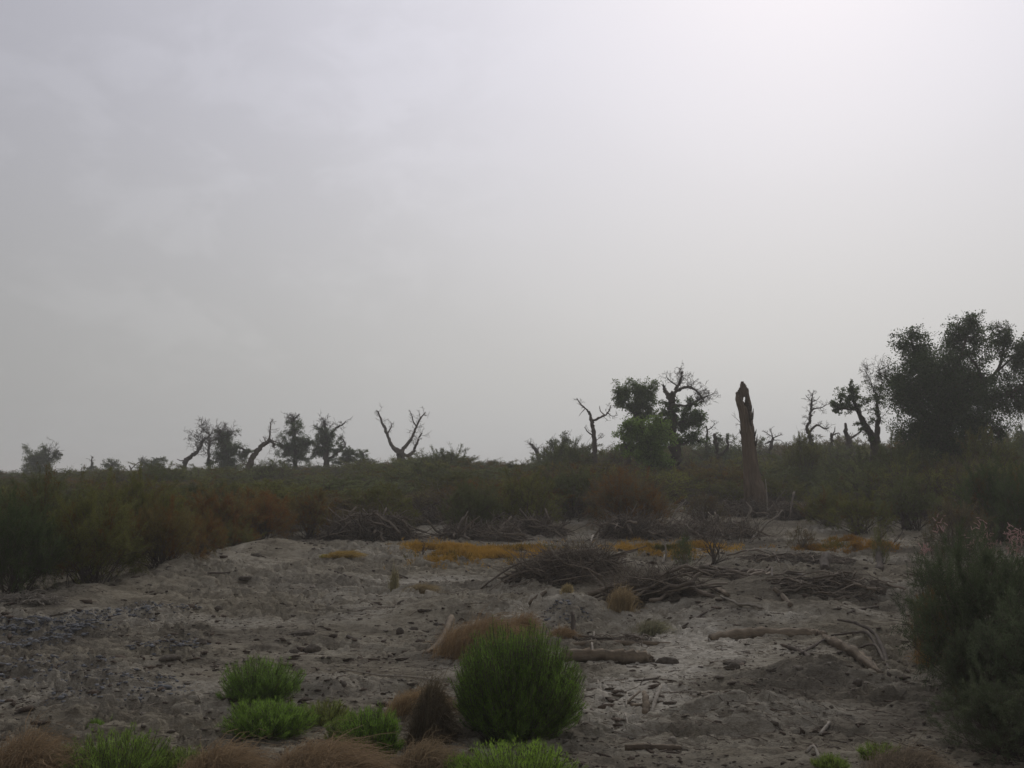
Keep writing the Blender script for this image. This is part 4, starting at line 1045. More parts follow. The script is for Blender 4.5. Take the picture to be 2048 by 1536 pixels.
# ------------------------------------------------------------------ green bushes in the foreground
def green_bush(px, py_base, py_top, hw_px, n_stem, n_leaf, col, label, seed, rust=.12, lean=(0, 0), leaf=(.045, .006), name='green_bush', shape=.9, group=None):
    rng = np.random.default_rng(seed)
    g = on_ground(px, py_base); Y = g[1]
    h = at(px, py_top, Y)[2] - g[2]; w = hw_px * 1.03 * m_per_px(Y); n_leaf = int(n_leaf * 1.3); leaf = (leaf[0] * .9, leaf[1] * .78)
    th = rng.random(n_stem) * 6.283; u = rng.random(n_stem) ** .5
    el = np.arccos(1 - rng.random(n_stem) * 1.42)
    rad = rng.random(n_stem) ** .22
    bumpy = .76 + .46 * fbm(th * 1.9 + 3, el * 3.1, 2, seed)
    tip = np.stack([np.sin(el) * np.cos(th) * w, np.sin(el) * np.sin(th) * w * .95, np.cos(el) * h * .58], 1) * (rad * bumpy)[:, None]
    tip[:, 2] = np.maximum(tip[:, 2] + h * .43, .03 * h)
    tip = tip + np.array([lean[0], lean[1], 0]) * tip[:, 2:3]
    b = rng.normal(size=(n_stem, 3)) * np.array([w * .13, w * .13, 0])
    ctl = b * .6 + tip * np.array([.75, .75, .35])
    st = MB(); T = np.linspace(0, 1, 5)
    P = bez(b[:, None], ctl[:, None], tip[:, None], T[None].repeat(n_stem, 0))
    st.prisms(P[:, :-1].reshape(-1, 3), P[:, 1:].reshape(-1, 3), .0034, .0022, np.repeat(rng.random(n_stem), 4))
    fo = MB()
    j = rng.integers(0, n_stem, n_leaf); t = 1 - .72 * rng.random(n_leaf) ** 1.1
    q = bez(b[j], ctl[j], tip[j], t); d = bez_d(b[j], ctl[j], tip[j], t); d /= np.linalg.norm(d, axis=1)[:, None] + 1e-9
    q += rng.normal(size=(n_leaf, 3)) * .008; q[:, 2] = np.maximum(q[:, 2], .005)
    D = d * .5 + rng.normal(size=(n_leaf, 3)) * .6 + np.array([0, 0, .7])
    lump = np.clip(.34 + .22 * rng.normal(size=n_stem)[j] + .45 * (t - .6), 0, 1)  # lighter toward the stem tips: young growth, plus a lit top painted in
    fo.slivers(q, D, leaf[0] * (.6 + .8 * rng.random(n_leaf)), leaf[1] * (.7 + .6 * rng.random(n_leaf)), rng, lump)
    o = thing(name, g - np.array([0, 0, .02]), label, 'bush', group)
    obj('stems', st.mesh('stems', M_STEM), o)
    f = obj('foliage', fo.mesh('foliage', M_GREEN), o); f.color = (*col, rust)
    return o
GR = (.195, .314, .056)
green_bush(1030, 1480, 1244, 138, 1800, 105000, (.159, .258, .049), 'big round dark green bush in the centre foreground', 501, leaf=(.042, .0062))
green_bush(520, 1405, 1308, 78, 420, 22000, (.184, .293, .060), 'spiky green bush, upper of the two at the left of the centre foreground', 502)
green_bush(535, 1470, 1392, 92, 420, 20000, (.195, .308, .056), 'low wide green bush just in front of the spiky green one', 503)
green_bush(652, 1445, 1398, 60, 160, 5200, (.223, .266, .074), 'thin sparse green bush between the wide green bush and the brown tufts', 504, rust=.35)
green_bush(742, 1525, 1408, 60, 420, 22000, GR, 'upright green bush left of the big round bush', 505)
green_bush(690, 1480, 1425, 40, 140, 5200, (.205, .279, .065), 'small green bush leaning on the upright green bush', 506)
green_bush(1040, 1590, 1470, 118, 420, 20000, (.269, .406, .065), 'bright yellow-green bush at the bottom edge below the big round bush', 507, leaf=(.04, .0065))
green_bush(930, 1580, 1505, 62, 200, 7500, (.253, .377, .065), 'low bright green bush at the bottom edge, left of the yellow-green one', 508)
green_bush(225, 1570, 1455, 122, 420, 20000, (.214, .314, .065), 'feathery green bush at the bottom left corner', 509, rust=.2)
green_bush(360, 1560, 1490, 60, 150, 5200, (.208, .279, .069), 'sparse green bush at the bottom edge, right of the feathery one', 510, rust=.3)
green_bush(192, 1456, 1436, 16, 60, 1500, GR, 'tiny green plant on bare dirt above the feathery green bush', 511)
green_bush(238, 1446, 1430, 12, 40, 900, GR, 'very small green plant beside the tiny one on bare dirt', 512)
green_bush(1760, 1525, 1482, 42, 120, 3600, (.205, .279, .065), 'low green plant at the bottom edge left of the low dark shrub', 513, rust=.3)
green_bush(1660, 1540, 1508, 36, 90, 2400, (.205, .279, .065), 'thin green plant at the bottom edge on the right half of the dirt', 514, rust=.3)

# ------------------------------------------------------------------ dry brown bushes
def dry_bush(px, py_base, py_top, hw_px, n, label, seed, sweep=(.5, 0), col=(.105, .062, .034), rust=.25, width=.0058, flat=1.0, name='dry_bush', peak=False):
    rng = np.random.default_rng(seed)
    g = on_ground(px, py_base); Y = g[1]
    h = at(px, py_top, Y)[2] - g[2]; w = hw_px * m_per_px(Y)
    b = rng.normal(size=(n, 3)) * np.array([w * .33, w * .25, 0])
    th = rng.random(n) * 6.283; u = rng.random(n) ** .6
    hh = h * np.sqrt(np.clip(1 - (b[:, 0] / w) ** 2, .1, 1)) * (.45 + .4 * rng.random(n) + .35 * vnoise(b[:, 0] / w * 4, b[:, 1] / w * 4, seed))
    if peak: hh = hh * np.clip(1.1 - np.abs(b[:, 0]) / w * 1.3, .18, 1)
    tip = b + np.stack([np.cos(th) * u * w * .6, np.sin(th) * u * w * .5, hh * (1 - .55 * u ** 2)], 1)
    tip[:, 0] += sweep[0] * w * (.2 + .9 * rng.random(n)); tip[:, 1] += sweep[1] * w
    ctl = b + (tip - b) * np.array([.25, .25, 0]) + np.stack([np.zeros(n), np.zeros(n), hh * 1.0], 1)
    T = np.linspace(0, 1, 6)
    P = bez(b[:, None], ctl[:, None], tip[:, None], T[None].repeat(n, 0)) + rng.normal(size=(n, 6, 3)) * .009
    long_ = rng.random(n) < .03; P[long_] = P[long_, :1] + (P[long_] - P[long_, :1]) * np.array([1.25, 1.2, 1.4])
    mb = MB(); mb.ribbons(P, width * (.6 + .9 * rng.random(n)), rng, None, np.clip(.55 + .25 * rng.normal(size=n), 0, 1))
    # seed husks along the outer half of the stems
    m = int(n * 1.5); j = rng.integers(0, n, m); t = .4 + .6 * rng.random(m)
    q = bez(b[j], ctl[j], tip[j], t) + rng.normal(size=(m, 3)) * .008
    hs = MB(); hs.slivers(q, rng.normal(size=(m, 3)) + np.array([.4, 0, .3]), .022, .0055, rng, np.clip(.6 + .25 * rng.normal(size=m), 0, 1))
    o = thing(name, g - np.array([0, 0, .02]), label, 'bush')
    s_ = obj('stems', mb.mesh('stems', M_DRY), o); s_.color = (*col, rust)
    f = obj('husks', hs.mesh('husks', M_DRY), o); f.color = (*col, rust * .6)
    return o
BRN = (.313, .217, .120)
dry_bush(945, 1316, 1236, 95, 3600, 'reddish-brown dry bush right behind the big round green bush', 601, (.55, .2), BRN)
dry_bush(1040, 1290, 1218, 45, 1100, 'narrow brown dry tuft rising behind the top of the big round green bush', 602, (.4, 0), BRN)
dry_bush(820, 1440, 1372, 60, 2200, 'swept brown dry bush between the upright green bush and the big round bush', 603, (.7, 0), (.354, .252, .140))
dry_bush(858, 1492, 1338, 62, 3000, 'tall brown dry tuft with painted-in shade, close left of the big round bush', 604, (.25, 0), (.149, .120, .078), .2, peak=True)  # darker colour paints in the shadow side of a clump
dry_bush(840, 1570, 1476, 80, 2600, 'mounded brown dry bush at the bottom edge left of the big round bush', 605, (.5, 0), (.298, .226, .140))
dry_bush(620, 1580, 1478, 130, 3600, 'wide brown windswept dry bush along the bottom edge', 606, (.6, 0), (.325, .238, .147))
dry_bush(430, 1580, 1480, 100, 2600, 'brown dry bush at the bottom edge right of the feathery green bush', 607, (.5, 0), (.313, .230, .140))
dry_bush(40, 1580, 1455, 110, 2800, 'brown dry bush filling the bottom left corner', 608, (.4, 0), (.298, .217, .133))
dry_bush(680, 1120, 1100, 36, 900, 'small orange-brown dry tuft on top of the dirt bank', 609, (.6, 0), (.398, .281, .091), .15, .012)
dry_bush(648, 1116, 1107, 12, 200, 'tiny yellowish tuft left of the orange-brown one on the dirt bank', 610, (.2, 0), (.425, .385, .105), .15, .012)
dry_bush(838, 1190, 1165, 36, 900, 'low brown dry tuft on the pale flat beside thin upright stems', 611, (.4, 0), (.340, .272, .157), .3, .008)
dry_bush(788, 1185, 1122, 15, 160, 'thin brown upright stems on the pale flat left of the low brown tuft', 612, (.1, 0), (.313, .281, .157), .3, .010)
dry_bush(1134, 1193, 1165, 14, 300, 'small tan dry tuft alone on the pale flat in the middle', 613, (.1, 0), (.454, .367, .191), .3, .009)
dry_bush(1240, 1225, 1165, 34, 800, 'reddish dry tuft at the left end of the bundle of grey branches', 614, (.3, 0), (.369, .281, .157), .25, .008)
dry_bush(1120, 1285, 1252, 36, 700, 'small reddish dry tuft between the big round bush and the short upright post', 615, (.4, 0), BRN, .25, .007)
dry_bush(1300, 1265, 1235, 40, 700, 'low brown dry tuft at the foot of the mound with grey branches', 616, (.4, 0), (.255, .245, .157), .25, .007)
dry_bush(1800, 1560, 1490, 90, 1800, 'dull brown dry bush at the bottom edge beside the low dark shrub', 617, (.4, 0), (.243, .196, .140))
dry_bush(1870, 1330, 1275, 50, 900, 'rust-brown dry tuft at the lower left side of the big dark tamarisk', 618, (.2, 0), (.340, .210, .078), .1, .007)

# ------------------------------------------------------------------ logs, branches and sticks on the ground
def stick(name, label, pts, mat, seed, sides=9, lift=.0, rough=.35, cat='branch', knots=0, forks=(), sag=True, group=None):
    """pts: (px, py, radius px[, height above the ground in m]) laid on the ground"""
    rng = np.random.default_rng(seed)
    P = []; R = []
    for q in pts:
        g = on_ground(q[0], q[1]); r = q[2] * m_per_px(g[1])
        P.append(g + np.array([0, 0, r * .3 + (q[3] if len(q) > 3 else 0) + lift])); R.append(r)
    P = np.array(P); R = np.array(R)
    if sag and len(P) > 2:                                      # long rigid wood does not follow every bump
        z = P[:, 2].copy(); t = np.linspace(0, 1, len(P)); ln = z[0] + (z[-1] - z[0]) * t
        if not any(len(q) > 3 for q in pts): P[:, 2] = .45 * z + .55 * ln
    p, r = crom(P, R, per=5)
    p[1:-1] += rng.normal(size=(len(p) - 2, 3)) * r[1:-1, None] * .12
    org = p[len(p) // 2].copy()
    mb = MB(); mb.tube(p, r * (1 + .22 * (rng.random(len(r)) - .5)), sides, rough, rng)
    if not forks:
        o = obj(name, mb.mesh(name, mat, True, org)); o.location = org
        tag(o, label, cat, group); return o
    t = thing(name, org, label, cat, group)
    obj('stem', mb.mesh('stem', mat, True, org), t)
    for fk in forks:
        Y = org[1]
        FP = []
        for (a, b_, r_) in fk: FP.append((at(a, b_, Y), r_ * m_per_px(Y)))
        m2 = MB(); pp, rr = crom([f[0] for f in FP], [f[1] for f in FP], per=4)
        pp[1:-1] += rng.normal(size=(len(pp) - 2, 3)) * rr[1:-1, None] * .2
        m2.tube(pp, rr, 6, .3, rng); obj('side_branch', m2.mesh('side_branch', mat, True, org), t)
    return t

stick('log', 'thick split log lying just right of the big round green bush', [(1125, 1334, 13), (1180, 1328, 15), (1230, 1324, 15.5), (1270, 1322, 15), (1298, 1322, 10), (1304, 1324, 5)], M_LOG, 701, 16, .01, .5, 'log')
stick('log', 'long smooth pale log lying right of the sandy patch', [(1420, 1284, 5), (1438, 1279, 11.5), (1500, 1275, 12), (1560, 1276, 11.5), (1610, 1274, 10.5), (1635, 1271, 8.5), (1652, 1276, 5)], M_LOG, 702, 16, .01, .4, 'log')
stick('wood_plank', 'split slab of wood slanting down to the right below the end of the long log', [(1650, 1281, 6), (1668, 1292, 11), (1700, 1311, 12), (1735, 1331, 11), (1762, 1350, 4)], M_LOG, 703, 11, .02, .7, 'wood slab')
stick('dry_branch', 'dark straight branch pointing at the split slab from the left', [(1577, 1301, 4), (1610, 1313, 4.5), (1650, 1326, 4), (1690, 1333, 3)], M_STEM, 704, 7, .02)
stick('dry_branch', 'thin branch crossing above the dark straight branch', [(1600, 1316, 2.5), (1628, 1300, 2.5), (1652, 1284, 2)], M_STEM, 705, 6, .04)
stick('curved_branch', 'arched dark branch curving down right of the split slab, outermost of its cluster', [(1676, 1252, 2, .05), (1715, 1272, 3.5, .15), (1752, 1298, 4, .18), (1772, 1328, 4.5, .1), (1778, 1352, 4.5, 0)], M_STEM, 706, 7)
stick('curved_branch', 'arched thin branch under the outermost arch right of the split slab', [(1662, 1280, 2, .03), (1700, 1278, 2.6, .1), (1735, 1292, 3, .14), (1762, 1318, 3.4, .08), (1776, 1345, 3.4, 0)], M_STEM, 707, 6)
stick('curved_branch', 'low thin arched twig lowest of the cluster right of the split slab', [(1690, 1302, 1.8, .02), (1720, 1298, 2.2, .07), (1750, 1308, 2.6, .08), (1770, 1335, 2.8, 0)], M_STEM, 708, 6)
stick('dry_branch', 'pale thin branch lying flat in front of the split slab', [(1655, 1335, 3), (1690, 1343, 3.5), (1730, 1350, 2.5)], M_PALE, 709, 6, .02)
stick('log', 'slim straight log lying flat at the bottom edge right of centre', [(1250, 1504, 6), (1295, 1504, 6.5), (1340, 1502, 6), (1362, 1503, 4)], M_LOG, 710, 9, .01, .3, 'log')
stick('stick', 'bleached stick standing at a slant by the lower sandy patch', [(1303, 1424, 4, .0), (1313, 1406, 4, .05), (1322, 1391, 3.2, .1)], M_PALE, 711, 7)
stick('wood_fragment', 'dark upright wood chunk beside the bleached slanted stick', [(1292, 1424, 6, 0), (1293, 1414, 7, .05), (1289, 1404, 4, .1)], M_LOG, 712, 7, cat='wood fragment')
stick('stick', 'short dark stick left of the bleached slanted stick', [(1262, 1418, 3.2), (1285, 1413, 3.4)], M_LOG, 713, 6, .01)
stick('stick', 'thin dark stick slanting up right above the bleached one', [(1254, 1412, 2, .02), (1265, 1404, 2.4, .05), (1280, 1395, 2, .06)], M_LOG, 714, 6)
stick('stick', 'little pale upright peg left of the bleached slanted stick', [(1252, 1420, 2, 0), (1254, 1404, 1.8, .08)], M_PALE, 715, 6)
stick('stick', 'small pale stick lying below the sandy patch near the big bush', [(1250, 1440, 2.4), (1258, 1457, 2.2)], M_PALE, 716, 6, .01)
stick('stick', 'thin stick slanting away right of the big round bush at half its height', [(1195, 1374, 2), (1209, 1402, 2)], M_PALE, 717, 6, .02)
stick('stick', 'thin twig lying flat left of the lower sandy patch', [(1268, 1369, 1.8), (1292, 1368, 2.2), (1318, 1361, 1.4)], M_STEM, 718, 6, .02)
stick('plank', 'straight slanting pole leaning behind the reddish-brown dry bush', [(848, 1313, 4, 0), (880, 1286, 6.5, .05), (903, 1255, 6, .12)], M_LOG, 719, 6, cat='pole')
stick('root', 'crooked flat root on the dirt left of the centre', [(695, 1277, 3.5), (720, 1282, 4.5), (752, 1276, 3.5)], M_STEM, 720, 7, .01, cat='root')
stick('stick', 'long thin dark stick lying from the dirt bank toward the pale flat', [(658, 1144, 1.8), (690, 1158, 2), (728, 1178, 1.8)], M_STEM, 721, 6, .04)
stick('stick', 'long thin pale stick lying on crusted dirt toward the big round bush', [(690, 1343, 1.5, .04), (760, 1356, 1.6, .05), (830, 1366, 1.8, .05), (892, 1371, 1.6, .04)], M_PALE, 722, 6)
stick('stick', 'thin bent twig below the leaning pole', [(852, 1313, 1.6, .03), (900, 1311, 1.6, .05), (930, 1310, 1.6, .06), (938, 1320, 1.4, 0)], M_LOG, 723, 6)
stick('stick', 'slim stick lying on the crest of the left dirt bank', [(388, 1141, 1.8), (425, 1148, 2), (460, 1153, 1.6)], M_STEM, 724, 6, .03)
stick('stick', 'dark thin stick lying along the right end of the white salt streak', [(760, 1140, 1.6), (785, 1147, 1.8), (815, 1159, 1.6)], M_STEM, 725, 6, .03)
stick('wood_fragment', 'flat broken slab of wood on the pale flat above the reddish-brown dry bush', [(1054, 1208, 3), (1072, 1202, 5.5), (1092, 1194, 3)], M_LOG, 726, 7, .01, cat='wood fragment')
stick('post', 'short dark upright stub behind the split log', [(1150, 1290, 5, 0), (1148, 1278, 5, .1), (1145, 1268, 4, .2)], M_BARK, 727, 8, cat='stub')
stick('stick', 'small pale peg standing behind the split log', [(1185, 1310, 2.2, 0), (1184, 1300, 2, .08)], M_PALE, 728, 6)
stick('stick', 'small pale peg further back right of the dark upright stub', [(1187, 1292, 1.8, 0), (1188, 1279, 1.6, .1)], M_PALE, 729, 6)
stick('dry_branch', 'long weathered pole lying flat behind the split log', [(1140, 1300, 4), (1200, 1296, 5), (1260, 1294, 5), (1340, 1292, 2.5)], M_LOG, 730, 8, .01)
stick('dry_branch', 'reddish thin stick lying in the hollow above the sandy patch', [(1355, 1257, 3), (1380, 1258, 4), (1405, 1256, 2.5)], M_STEM, 731, 6, .01)
stick('log', 'straight grey pole lying on the mound above the long smooth log', [(1404, 1178, 4), (1430, 1186, 5), (1456, 1195, 4.6)], M_LOG, 732, 8, .03, .3, 'log')
stick('dry_branch', 'crooked bleached branch on the front of the grey mound', [(1441, 1199, 2.2), (1466, 1212, 2.4), (1478, 1218, 2.6), (1500, 1217, 3), (1525, 1226, 2.4)], M_PALE, 733, 6, .04)
stick('log', 'straight pole slanting down on the right side of the grey mound', [(1548, 1186, 4), (1566, 1199, 5), (1582, 1211, 4.6)], M_LOG, 734, 8, .03, .3, 'log')
stick('dry_branch', 'thin slanting branch high on the mound right of the grey pole', [(1572, 1153, 3), (1600, 1160, 3.4), (1632, 1168, 3)], M_STEM, 735, 6, .04)
stick('dry_branch', 'thin branch lying across the low mound left of the arched branches', [(1695, 1232, 2.4), (1720, 1218, 3), (1770, 1210, 2)], M_STEM, 736, 6, .03)
stick('curved_branch', 'thin hooked branch lying on the mound left of the big dark tamarisk', [(1695, 1182, 2.2), (1712, 1190, 2.6), (1730, 1181, 2.2), (1737, 1170, 1.4)], M_STEM, 737, 6, .03)
stick('stump', 'small pointed dark stump standing left of the wispy tamarisk', [(1758, 1146, 8, 0), (1758, 1136, 7, .12), (1757, 1124, 3, .28)], M_BARK, 738, 8, cat='stump')
stick('stump', 'squat dark leafless stub on the mound left of the small pointed stump', [(1650, 1148, 9, 0), (1650, 1140, 10, .08), (1652, 1132, 9, .17)], M_BARK, 739, 9, cat='stump')
stick('stick', 'tiny dark upright peg on the flat above the grey mound', [(1544, 1158, 2.4, 0), (1544, 1146, 2, .12)], M_STEM, 740, 6)
stick('stick', 'slanting thin dark stick in front of the flat wood by the mound', [(1362, 1252, 2), (1396, 1238, 2), (1430, 1222, 1.6)], M_STEM, 741, 6, .03)
stick('stick', 'bent pale stick near the bottom edge on the right half of the dirt', [(1612, 1510, 3.4, .0), (1628, 1508, 3.4, .04), (1640, 1524, 3.6, .0)], M_PALE, 742, 6)
stick('stick', 'pale short stick slanting right of the lower dirt centre', [(1640, 1470, 4), (1660, 1456, 3.6)], M_PALE, 743, 6, .02)
stick('stick', 'short brown stick on bare dirt at the far left below the shrubs', [(100, 1234, 2), (136, 1233, 2)], M_STEM, 744, 6, .02)
stick('stick', 'short stick slanting at the left end of the gravel', [(238, 1246, 2), (258, 1262, 2)], M_STEM, 745, 6, .03)

# dark clods one can pick out
def clod(px, py, rx, rz, label, seed, mat=None):
    rng = np.random.default_rng(seed)
    import bmesh
    g = on_ground(px, py); k = m_per_px(g[1])
    bm = bmesh.new(); bmesh.ops.create_icosphere(bm, subdivisions=3, radius=1)
    for v in bm.verts:
        n_ = float(fbm(np.array([v.co.x * 1.7 + seed]), np.array([v.co.y * 1.7 + v.co.z * 2.1]), 4, seed)[0])
        v.co *= .62 + .75 * n_
        v.co.x *= rx * k; v.co.y *= rx * k * .7; v.co.z *= rz * k * (1 if v.co.z > 0 else .4)
    me = bpy.data.meshes.new('dirt_clod'); bm.to_mesh(me); bm.free()
    for p in me.polygons: p.use_smooth = True
    a_ = me.attributes.new('rnd', 'FLOAT', 'POINT'); a_.data.foreach_set('value', np.full(len(me.vertices), .12, np.float32))
    me.materials.append(mat or M_CLOD)
    o = obj('dirt_clod', me); o.location = g + np.array([0, 0, .0]); o.rotation_euler = (0, 0, rng.random() * 1.0)
    tag(o, label, 'clod')
clod(1334, 1326, 22, 12, 'dark brown lump on pale sand right of the split log', 801)
clod(1470, 1342, 15, 11, 'dark rough clod on the dirt below the long smooth log', 802)
clod(1470, 1326, 30, 5, 'flat dark strip of crust above the rough clod', 803)
clod(625, 1304, 18, 12, 'big dark brown clod on crusted dirt above the spiky green bush', 804)
clod(590, 1306, 14, 8, 'smaller dark clod left of the big brown clod', 805)
clod(610, 1269, 24, 7, 'long low brown lump of dirt above the big brown clod', 806)
clod(340, 1330, 22, 9, 'crumbly brown clod left of the spiky green bush', 807)
clod(318, 1322, 16, 8, 'pale-edged clod touching the crumbly brown clod', 808)
clod(402, 1290, 13, 9, 'dark red-brown clod right of the gravel', 809)
clod(436, 1220, 9, 7, 'small dark clod alone on the slope of the dirt bank', 810)
clod(272, 1286, 7, 5, 'small reddish clod at the right end of the gravel', 811)
clod(800, 1270, 8, 10, 'small reddish pointed clod on the flat left of the leaning pole', 812)
clod(826, 1260, 12, 7, 'dark clod on the flat just left of the leaning pole', 813)
clod(490, 1162, 14, 6, 'dark flat clod on the left slope of the dirt bank', 814)
clod(512, 1114, 12, 5, 'dark flat clod near the top of the dirt crest', 815)
clod(805, 1208, 10, 8, 'dark clod on the pale flat below the thin upright stems', 816)
clod(850, 1420, 8, 5, 'small dark clod among the brown dry bushes', 817)
clod(1345, 1364, 12, 5, 'small dark clod at the right rim of the lower sandy patch', 818)
clod(1485, 1420, 9, 4, 'low dark clod in the lower right dirt', 819)
clod(1345, 1492, 10, 9, 'pale lumpy clod above the slim log at the bottom', 820, M_PALE)

# ------------------------------------------------------------------ brush heaps: branches one by one, fine twigs as one part
def heap(name, label, cat, px, py, hw, hh, n_br, n_tw, seed, mat=None, dirx=0.0, arch=.5, rpx=(1.2, 2.8), tl=(.35, .9), bl=(.8, 1.9), dome=True, depth=.8, tilt=.42):
    """px, py: middle of its foot; hw, hh: half width and height in px; dirx: lean of the branches, -1 falls left .. 1 falls right"""
    rng = np.random.default_rng(seed)
    mat = mat or M_BRUSH
    g = on_ground(px, py); Y = g[1]; k = m_per_px(Y)
    W = hw * k; Hh = hh * k * .72; Dp = W * depth
    org = g - np.array([0, 0, .03])
    t = thing(name, org, label, cat)
    def one(lo, hi):
        x = rng.uniform(-1, 1); y = rng.uniform(-1, 1) * math.sqrt(max(.05, 1 - x * x))
        c = np.array([g[0] + x * W * .8, g[1] + y * Dp * .8, 0])
        gz = Hs(c[0], c[1])
        zz = Hh * max(0, 1 - x * x - y * y) ** .5 * rng.random() ** .7
        c[2] = max(gz, g[2] * .3 + gz * .7) + zz
        ln = rng.uniform(lo, hi)
        a = rng.uniform(0, 6.283) if dirx == 0 else dirx * .55 + rng.normal() * .35
        d = np.array([math.cos(a), math.sin(a) * .7, 0]) if dirx == 0 else np.array([1, rng.normal() * .55, -math.copysign(.45, dirx) * .6 + rng.normal() * .3])
        if dirx == 0: d[2] = rng.normal() * tilt + (-.25 * x * (1 if d[0] > 0 else -1) if dome else 0)
        if rng.random() < .5: d = -d
        d /= np.linalg.norm(d)
        mid = c + np.array([0, 0, arch * ln * .12]) + rng.normal(size=3) * ln * .07
        P = np.array([c - d * ln / 2, mid, c + d * ln / 2])
        for p in (0, 2): P[p, 2] = max(P[p, 2], Hs(P[p, 0], P[p, 1]) + .01)
        P[1, 2] = max(P[1, 2], Hs(P[1, 0], P[1, 1]) + .015)
        return P
    for i in range(int(n_br * 1.5)):
        P = one(*bl); r = rng.uniform(*rpx) * k * 1.1
        p, rr = crom(P, [r, r * .85, r * .4], per=4)
        p[1:-1] += rng.normal(size=(len(p) - 2, 3)) * r * .5
        mb = MB(); mb.tube(p, rr, 5, .3, rng)
        mb.A = [np.full(len(a), rng.random() * .9 + .1) for a in mb.A]
        obj('branch', mb.mesh('branch', mat, True, org), t)
    tw = []
    for i in range(int(n_tw * .6)):
        P = one(*tl); r = rng.uniform(.35, 1.1) * k
        if dome and rng.random() < .45:
            v = np.array([rng.normal() * .5 + .35 * dirx, rng.normal() * .4, .25 + rng.random() * .6]); P = np.array([P[1], P[1] + v * .25 + rng.normal(size=3) * .05, P[1] + v * rng.uniform(.35, .75)])
        p, rr = crom(P, [r, r * .8, r * .4], per=2)
        p[1:-1] += rng.normal(size=(len(p) - 2, 3)) * .02
        tw.append((p, rr))
    if tw:
        mb = MB(); lines_to_prisms(mb, tw, rng, .28 * k)
        o = obj('twigs', mb.mesh('twigs', mat, False, org), t); o['kind'] = 'stuff'
    return t
heap('brush_pile', 'big dark tangled brush pile behind the dirt crest, left of the middle', 'brush pile', 740, 1082, 105, 62, 26, 1500, 901, bl=(1.0, 2.4), tl=(.5, 1.3), depth=.55)
heap('brush_pile', 'low wide brush pile behind the strip of orange ground cover', 'brush pile', 960, 1080, 95, 22, 20, 900, 902, bl=(1.0, 2.2), tl=(.5, 1.2), depth=.6)
heap('brush_pile', 'tangled brush pile right of the low wide one, behind the orange ground cover', 'brush pile', 1070, 1072, 66, 30, 16, 800, 903, bl=(.9, 2.0), tl=(.5, 1.1), depth=.6)
heap('brush_pile', 'round dome of dry twigs above the right orange patch', 'brush pile', 1262, 1080, 66, 46, 18, 1100, 904, bl=(.8, 1.8), tl=(.5, 1.1), depth=.7, arch=1.2)
heap('brush_pile', 'long heap of grey branches covering the left part of the brush mound', 'brush pile', 1130, 1158, 115, 44, 24, 2200, 905, dirx=-.8, bl=(.8, 2.0), tl=(.35, 1.0), depth=.5, rpx=(.9, 2.1))
heap('brush_pile', 'bundle of long grey branches slanting down left from the top of the mound', 'brush pile', 1300, 1205, 85, 40, 24, 1300, 906, dirx=-.9, bl=(.9, 2.0), tl=(.4, 1.0), depth=.4, rpx=(1.5, 4))
heap('brush_pile', 'scattered sticks lying across the crest of the grey mound', 'brush pile', 1440, 1158, 110, 14, 30, 450, 907, bl=(.5, 1.3), tl=(.25, .7), depth=.5, rpx=(1.4, 4), dome=False, tilt=.14)
heap('brush_pile', 'scattered sticks on the mound at the right, left of the pointed stump', 'brush pile', 1660, 1185, 120, 12, 30, 600, 908, bl=(.4, 1.1), tl=(.2, .6), depth=.6, rpx=(1.2, 3), dome=False, tilt=.14)
heap('brush_pile', 'matted grey stalks lying flat on the salt flat behind the grey mound', 'brush pile', 1600, 1125, 120, 6, 16, 900, 909, bl=(.6, 1.5), tl=(.3, .9), depth=.35, rpx=(.8, 1.8), dome=False, tilt=.05)
heap('brush_pile', 'dark tangle of twigs at the right of the broken trunk, on the salt flat edge', 'brush pile', 1600, 1040, 60, 30, 12, 700, 910, bl=(.9, 2), tl=(.5, 1.2), depth=.5)
heap('brush_pile', 'dark tangle of arched twigs below the shrubs at the right edge', 'brush pile', 1985, 1052, 95, 50, 14, 900, 911, bl=(1.0, 2.2), tl=(.6, 1.3), depth=.5, arch=1.6)
heap('brush_pile', 'grey matted twigs behind the pale bare twig shrub, left of the broken trunk', 'brush pile', 1400, 1075, 130, 16, 12, 1300, 912, bl=(.9, 2), tl=(.5, 1.2), depth=.6)
heap('brush_pile', 'low grey mat of twigs at the foot of the thicket below the forked dead tree', 'brush pile', 830, 1048, 150, 22, 16, 1500, 915, bl=(.8, 1.9), tl=(.4, 1.1), depth=.5)
heap('brush_pile', 'low grey mat of twigs at the foot of the thicket left of the pale clearing', 'brush pile', 1020, 1040, 120, 26, 16, 1400, 916, bl=(.8, 1.9), tl=(.4, 1.1), depth=.5)
heap('brush_pile', 'low mat of twigs round the foot of the tall broken trunk', 'brush pile', 1500, 1030, 110, 22, 14, 1200, 917, bl=(.8, 1.8), tl=(.4, 1.1), depth=.5)
heap('brush_pile', 'low mat of twigs at the foot of the thicket below the left-leaning poplar', 'brush pile', 1760, 1030, 120, 24, 14, 1200, 918, bl=(.8, 1.8), tl=(.4, 1.1), depth=.4)
heap('brush_pile', 'matted twigs lying between the small reddish dry tuft and the split log', 'brush pile', 1230, 1290, 75, 8, 10, 300, 913, bl=(.4, .9), tl=(.2, .5), depth=.4, rpx=(1.2, 2.4), dome=False, tilt=.06)
heap('brush_pile', 'pale litter of twigs at the foot of the darkest shrub on the left', 'brush pile', 60, 1205, 75, 12, 12, 500, 914, M_PALE, bl=(.3, .8), tl=(.15, .5), depth=.4, rpx=(.8, 1.8), dome=False, tilt=.15)

